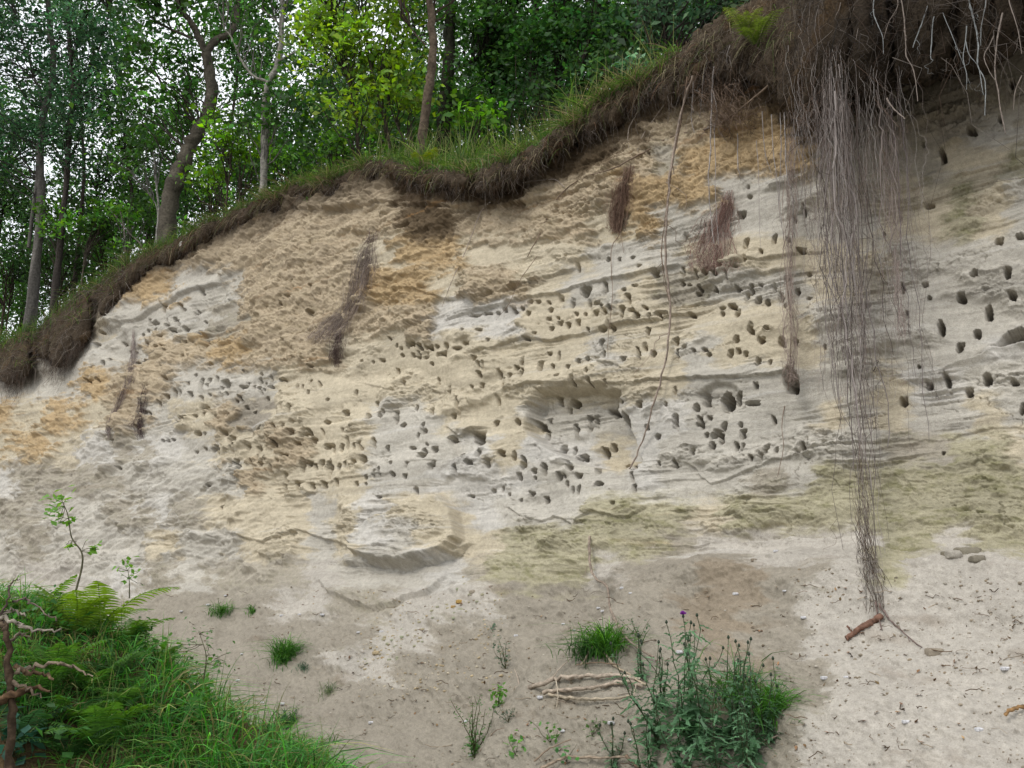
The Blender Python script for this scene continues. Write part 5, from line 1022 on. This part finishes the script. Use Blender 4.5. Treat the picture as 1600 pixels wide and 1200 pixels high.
# ------------------------------------------------------------------ stones, sand lumps and white flecks
def rock(u_, v_, s, col, label, name, cat_, group, flat=.7, seed=0, off=0.0):
    b = PS(u_, v_, off); a, e = np.meshgrid(np.linspace(0, 2 * math.pi, 17)[:-1], np.linspace(-1.4, 1.4, 10))
    d = np.stack([np.cos(a) * np.cos(e), np.sin(a) * np.cos(e), np.sin(e)], -1)
    r = 1 + .35 * fbm(d[..., 0] * 1.6 + seed * 3.1 + d[..., 2], d[..., 1] * 1.6 + d[..., 2] * 1.3 + seed, 600, 3); q_ = np.abs(d) ** .5 * np.sign(d); r = r + .14 * fbm(d[..., 0] * 5 + seed, d[..., 1] * 5 + d[..., 2] * 5, 601, 3)
    V = b + q_ * r[..., None] * np.array([1, .8, flat]) * s; ix = np.arange(160).reshape(10, 16)
    F = np.stack([ix[:-1], np.roll(ix[:-1], -1, 1), np.roll(ix[1:], -1, 1), ix[1:]], -1).reshape(-1, 4)
    V = V.reshape(-1, 3); V2 = np.concatenate([V, [b + [0, 0, s * flat * 1.02]], [b - [0, 0, s * flat]]])
    top = [[ix[-1, i], ix[-1, (i + 1) % 16], ix[-1, (i + 2) % 16], 160] for i in range(0, 16, 2)]
    return tag(mk(name, V2, np.concatenate([F, np.array(top)]), lin(col) * .7 * np.ones((162, 1)), M_STONE if cat_ != 'sand lump' else M_SAND, loc=b), label, cat_, group)
lumps = [(1512,868,.075,(150,142,124),'dark weathered sand lump on the pale ridge at the right'),(1494,886,.045,(190,182,168),'pale square sand lump in front of the dark one on the ridge'),(1528,884,.04,(146,138,122),'small dark lump beside the weathered sand lump'),(1478,868,.03,(140,132,114),'little lump left of the weathered sand lump'),
         (1460,1020,.045,(168,156,138),'flat brown lump lying on the pale sand right of the stick'),(718,940,.03,(196,160,96),'ochre sand lump at the head of the rubble fan'),(738,925,.028,(176,164,146),'grey sand lump beside the ochre one'),(708,948,.02,(190,158,104),'small ochre lump below the larger ochre one'),
         (588,1020,.028,(206,186,150),'pale flat lump in the rubble near the left end of the fan'),(566,1042,.018,(196,184,166),'small pale lump low in the rubble fan'),(598,1028,.016,(186,160,118),'small tan lump beside the pale flat one'),(1180,880,.02,(150,138,120),'small lump on the heap left of the curtain foot')]
for i, (u_, v_, s, c_, lab) in enumerate(lumps): rock(u_, v_, s, c_, lab, 'sand_lump', 'sand lump', 'sand lumps on the slope', .55, i)
rock(290, 384, .07, (206, 200, 192), 'white stone lodged in the left part of the turf edge', 'white_stone', 'stone', None, .7, 77, .14)
for i in range(70):   # rubble that has slid from the wall
    t = rng.random(); u_ = 740 - 160 * t + rng.normal() * 18; v_ = 925 + 110 * t + rng.normal() * 10
    rock(u_, v_, rng.uniform(.006, .016), (196 - 20 * rng.random(), 180, 150), 'crumb of pale sand in the rubble fan below the wall', 'sand_crumb', 'sand lump', 'crumbs of the rubble fan', .6, i + 30)
fl = [(325,945),(352,930),(378,1022),(440,962),(468,960),(505,963),(285,958),(560,988),(596,987),(580,1129),(935,950),(942,955),(806,993),(880,975),(897,985),(907,992),(1225,922),(1212,861),(1149,928),(1288,1060),(1322,1058),(1530,1142),(1570,1045),(372,1063),(410,1098),(441,1099),(728,1127),(735,1180),(844,1090),(879,1142),(955,1130),(984,1156),(973,920),(986,929),(1062,1020),(1415,1128),(1255,965)]
for i, (u_, v_) in enumerate(fl):
    rock(u_, v_, rng.uniform(.011, .020), (226, 224, 224), 'small white fleck lying on the sand slope', 'white_pebble', 'pebble', 'white flecks on the sand slope', .5, i + 200, .008)
def debris(n, ul, vl, s0, s1, cols, dens):
    u = rng.uniform(*ul, n); v = rng.uniform(*vl, n); q_ = PS(u, v, .0)
    kp = fbm(q_[:, 0] * 1.3, q_[:, 1] * 1.3, dens, 3) > rng.uniform(-.35, .35, n); kp &= v > 905 - 60 * sm(950, 1240, u) + 20; q_ = q_[kp]; n = len(q_)
    a, e = np.meshgrid(np.arange(6) * 1.0472, [-1.2, -.4, .5, 1.25]); d = np.stack([np.cos(a) * np.cos(e), np.sin(a) * np.cos(e), np.sin(e)], -1)
    s = (s0 + (s1 - s0) * rng.random(n) ** 3)[:, None, None, None]; V = q_[:, None, None] + d[None] * s * rng.uniform(.6, 1.25, (n, 4, 6, 1)) * np.array([1.1, .9, .65])
    ix = np.arange(n * 24).reshape(n, 4, 6); F = np.stack([ix[:, :-1], np.roll(ix[:, :-1], -1, 2), np.roll(ix[:, 1:], -1, 2), ix[:, 1:]], -1).reshape(-1, 4)
    top = np.concatenate([np.stack([ix[:, 3, 0], ix[:, 3, 1], ix[:, 3, 2], ix[:, 3, 3]], -1), np.stack([ix[:, 3, 3], ix[:, 3, 4], ix[:, 3, 5], ix[:, 3, 0]], -1)])
    c = lin(np.array(cols))[rng.integers(0, len(cols), n)] * .62 * np.exp(rng.normal(0, .15, (n, 1)))
    return V.reshape(-1, 3), np.concatenate([F, top]), per(np.clip(c, .01, .8), 24)
V, F, C = cat([debris(5200, (-40, 1640), (880, 1230), .003, .012, ((184, 170, 148), (166, 150, 126), (150, 134, 112), (206, 196, 180)), 901), debris(1100, (560, 800), (890, 1090), .003, .016, ((214, 200, 174), (206, 186, 150), (196, 176, 140)), 902),
               debris(500, (1240, 1640), (880, 1200), .003, .014, ((190, 178, 160), (164, 152, 132)), 903)])
tag(mk('sand_debris', V, F, C, M_SAND, smooth=False), kind='stuff', label='small crumbs and clods of sand scattered over the slope', cat='sand debris')
n = 620; u = rng.uniform(-20, 1640, n); v = rng.uniform(915, 1200, n); a = PS(u, v, .012); e = a + rng.normal(size=(n, 3)) * [.05, .04, .01]
V, F = tubes(wob_path(a, e, 5, .02), .0016 * rng.uniform(.6, 1.8, (n, 1)) * np.ones((1, 5)), 3)
c3_, l3_ = leaves(a[:260] + [0, 0, .004], .028, up=2.5); V, F, C = cat([(V, F, fibre_cols(n, 15, ((120, 100, 80), (96, 78, 60), (168, 152, 130)))), (c3_, l3_, leafcol(260, (128, 100, 72), .35))])
tag(mk('plant_litter', V, F, C, M_ROOT, smooth=False), kind='stuff', label='tiny dead twigs and leaf bits strewn over the sand slope', cat='litter')
print('all ok')
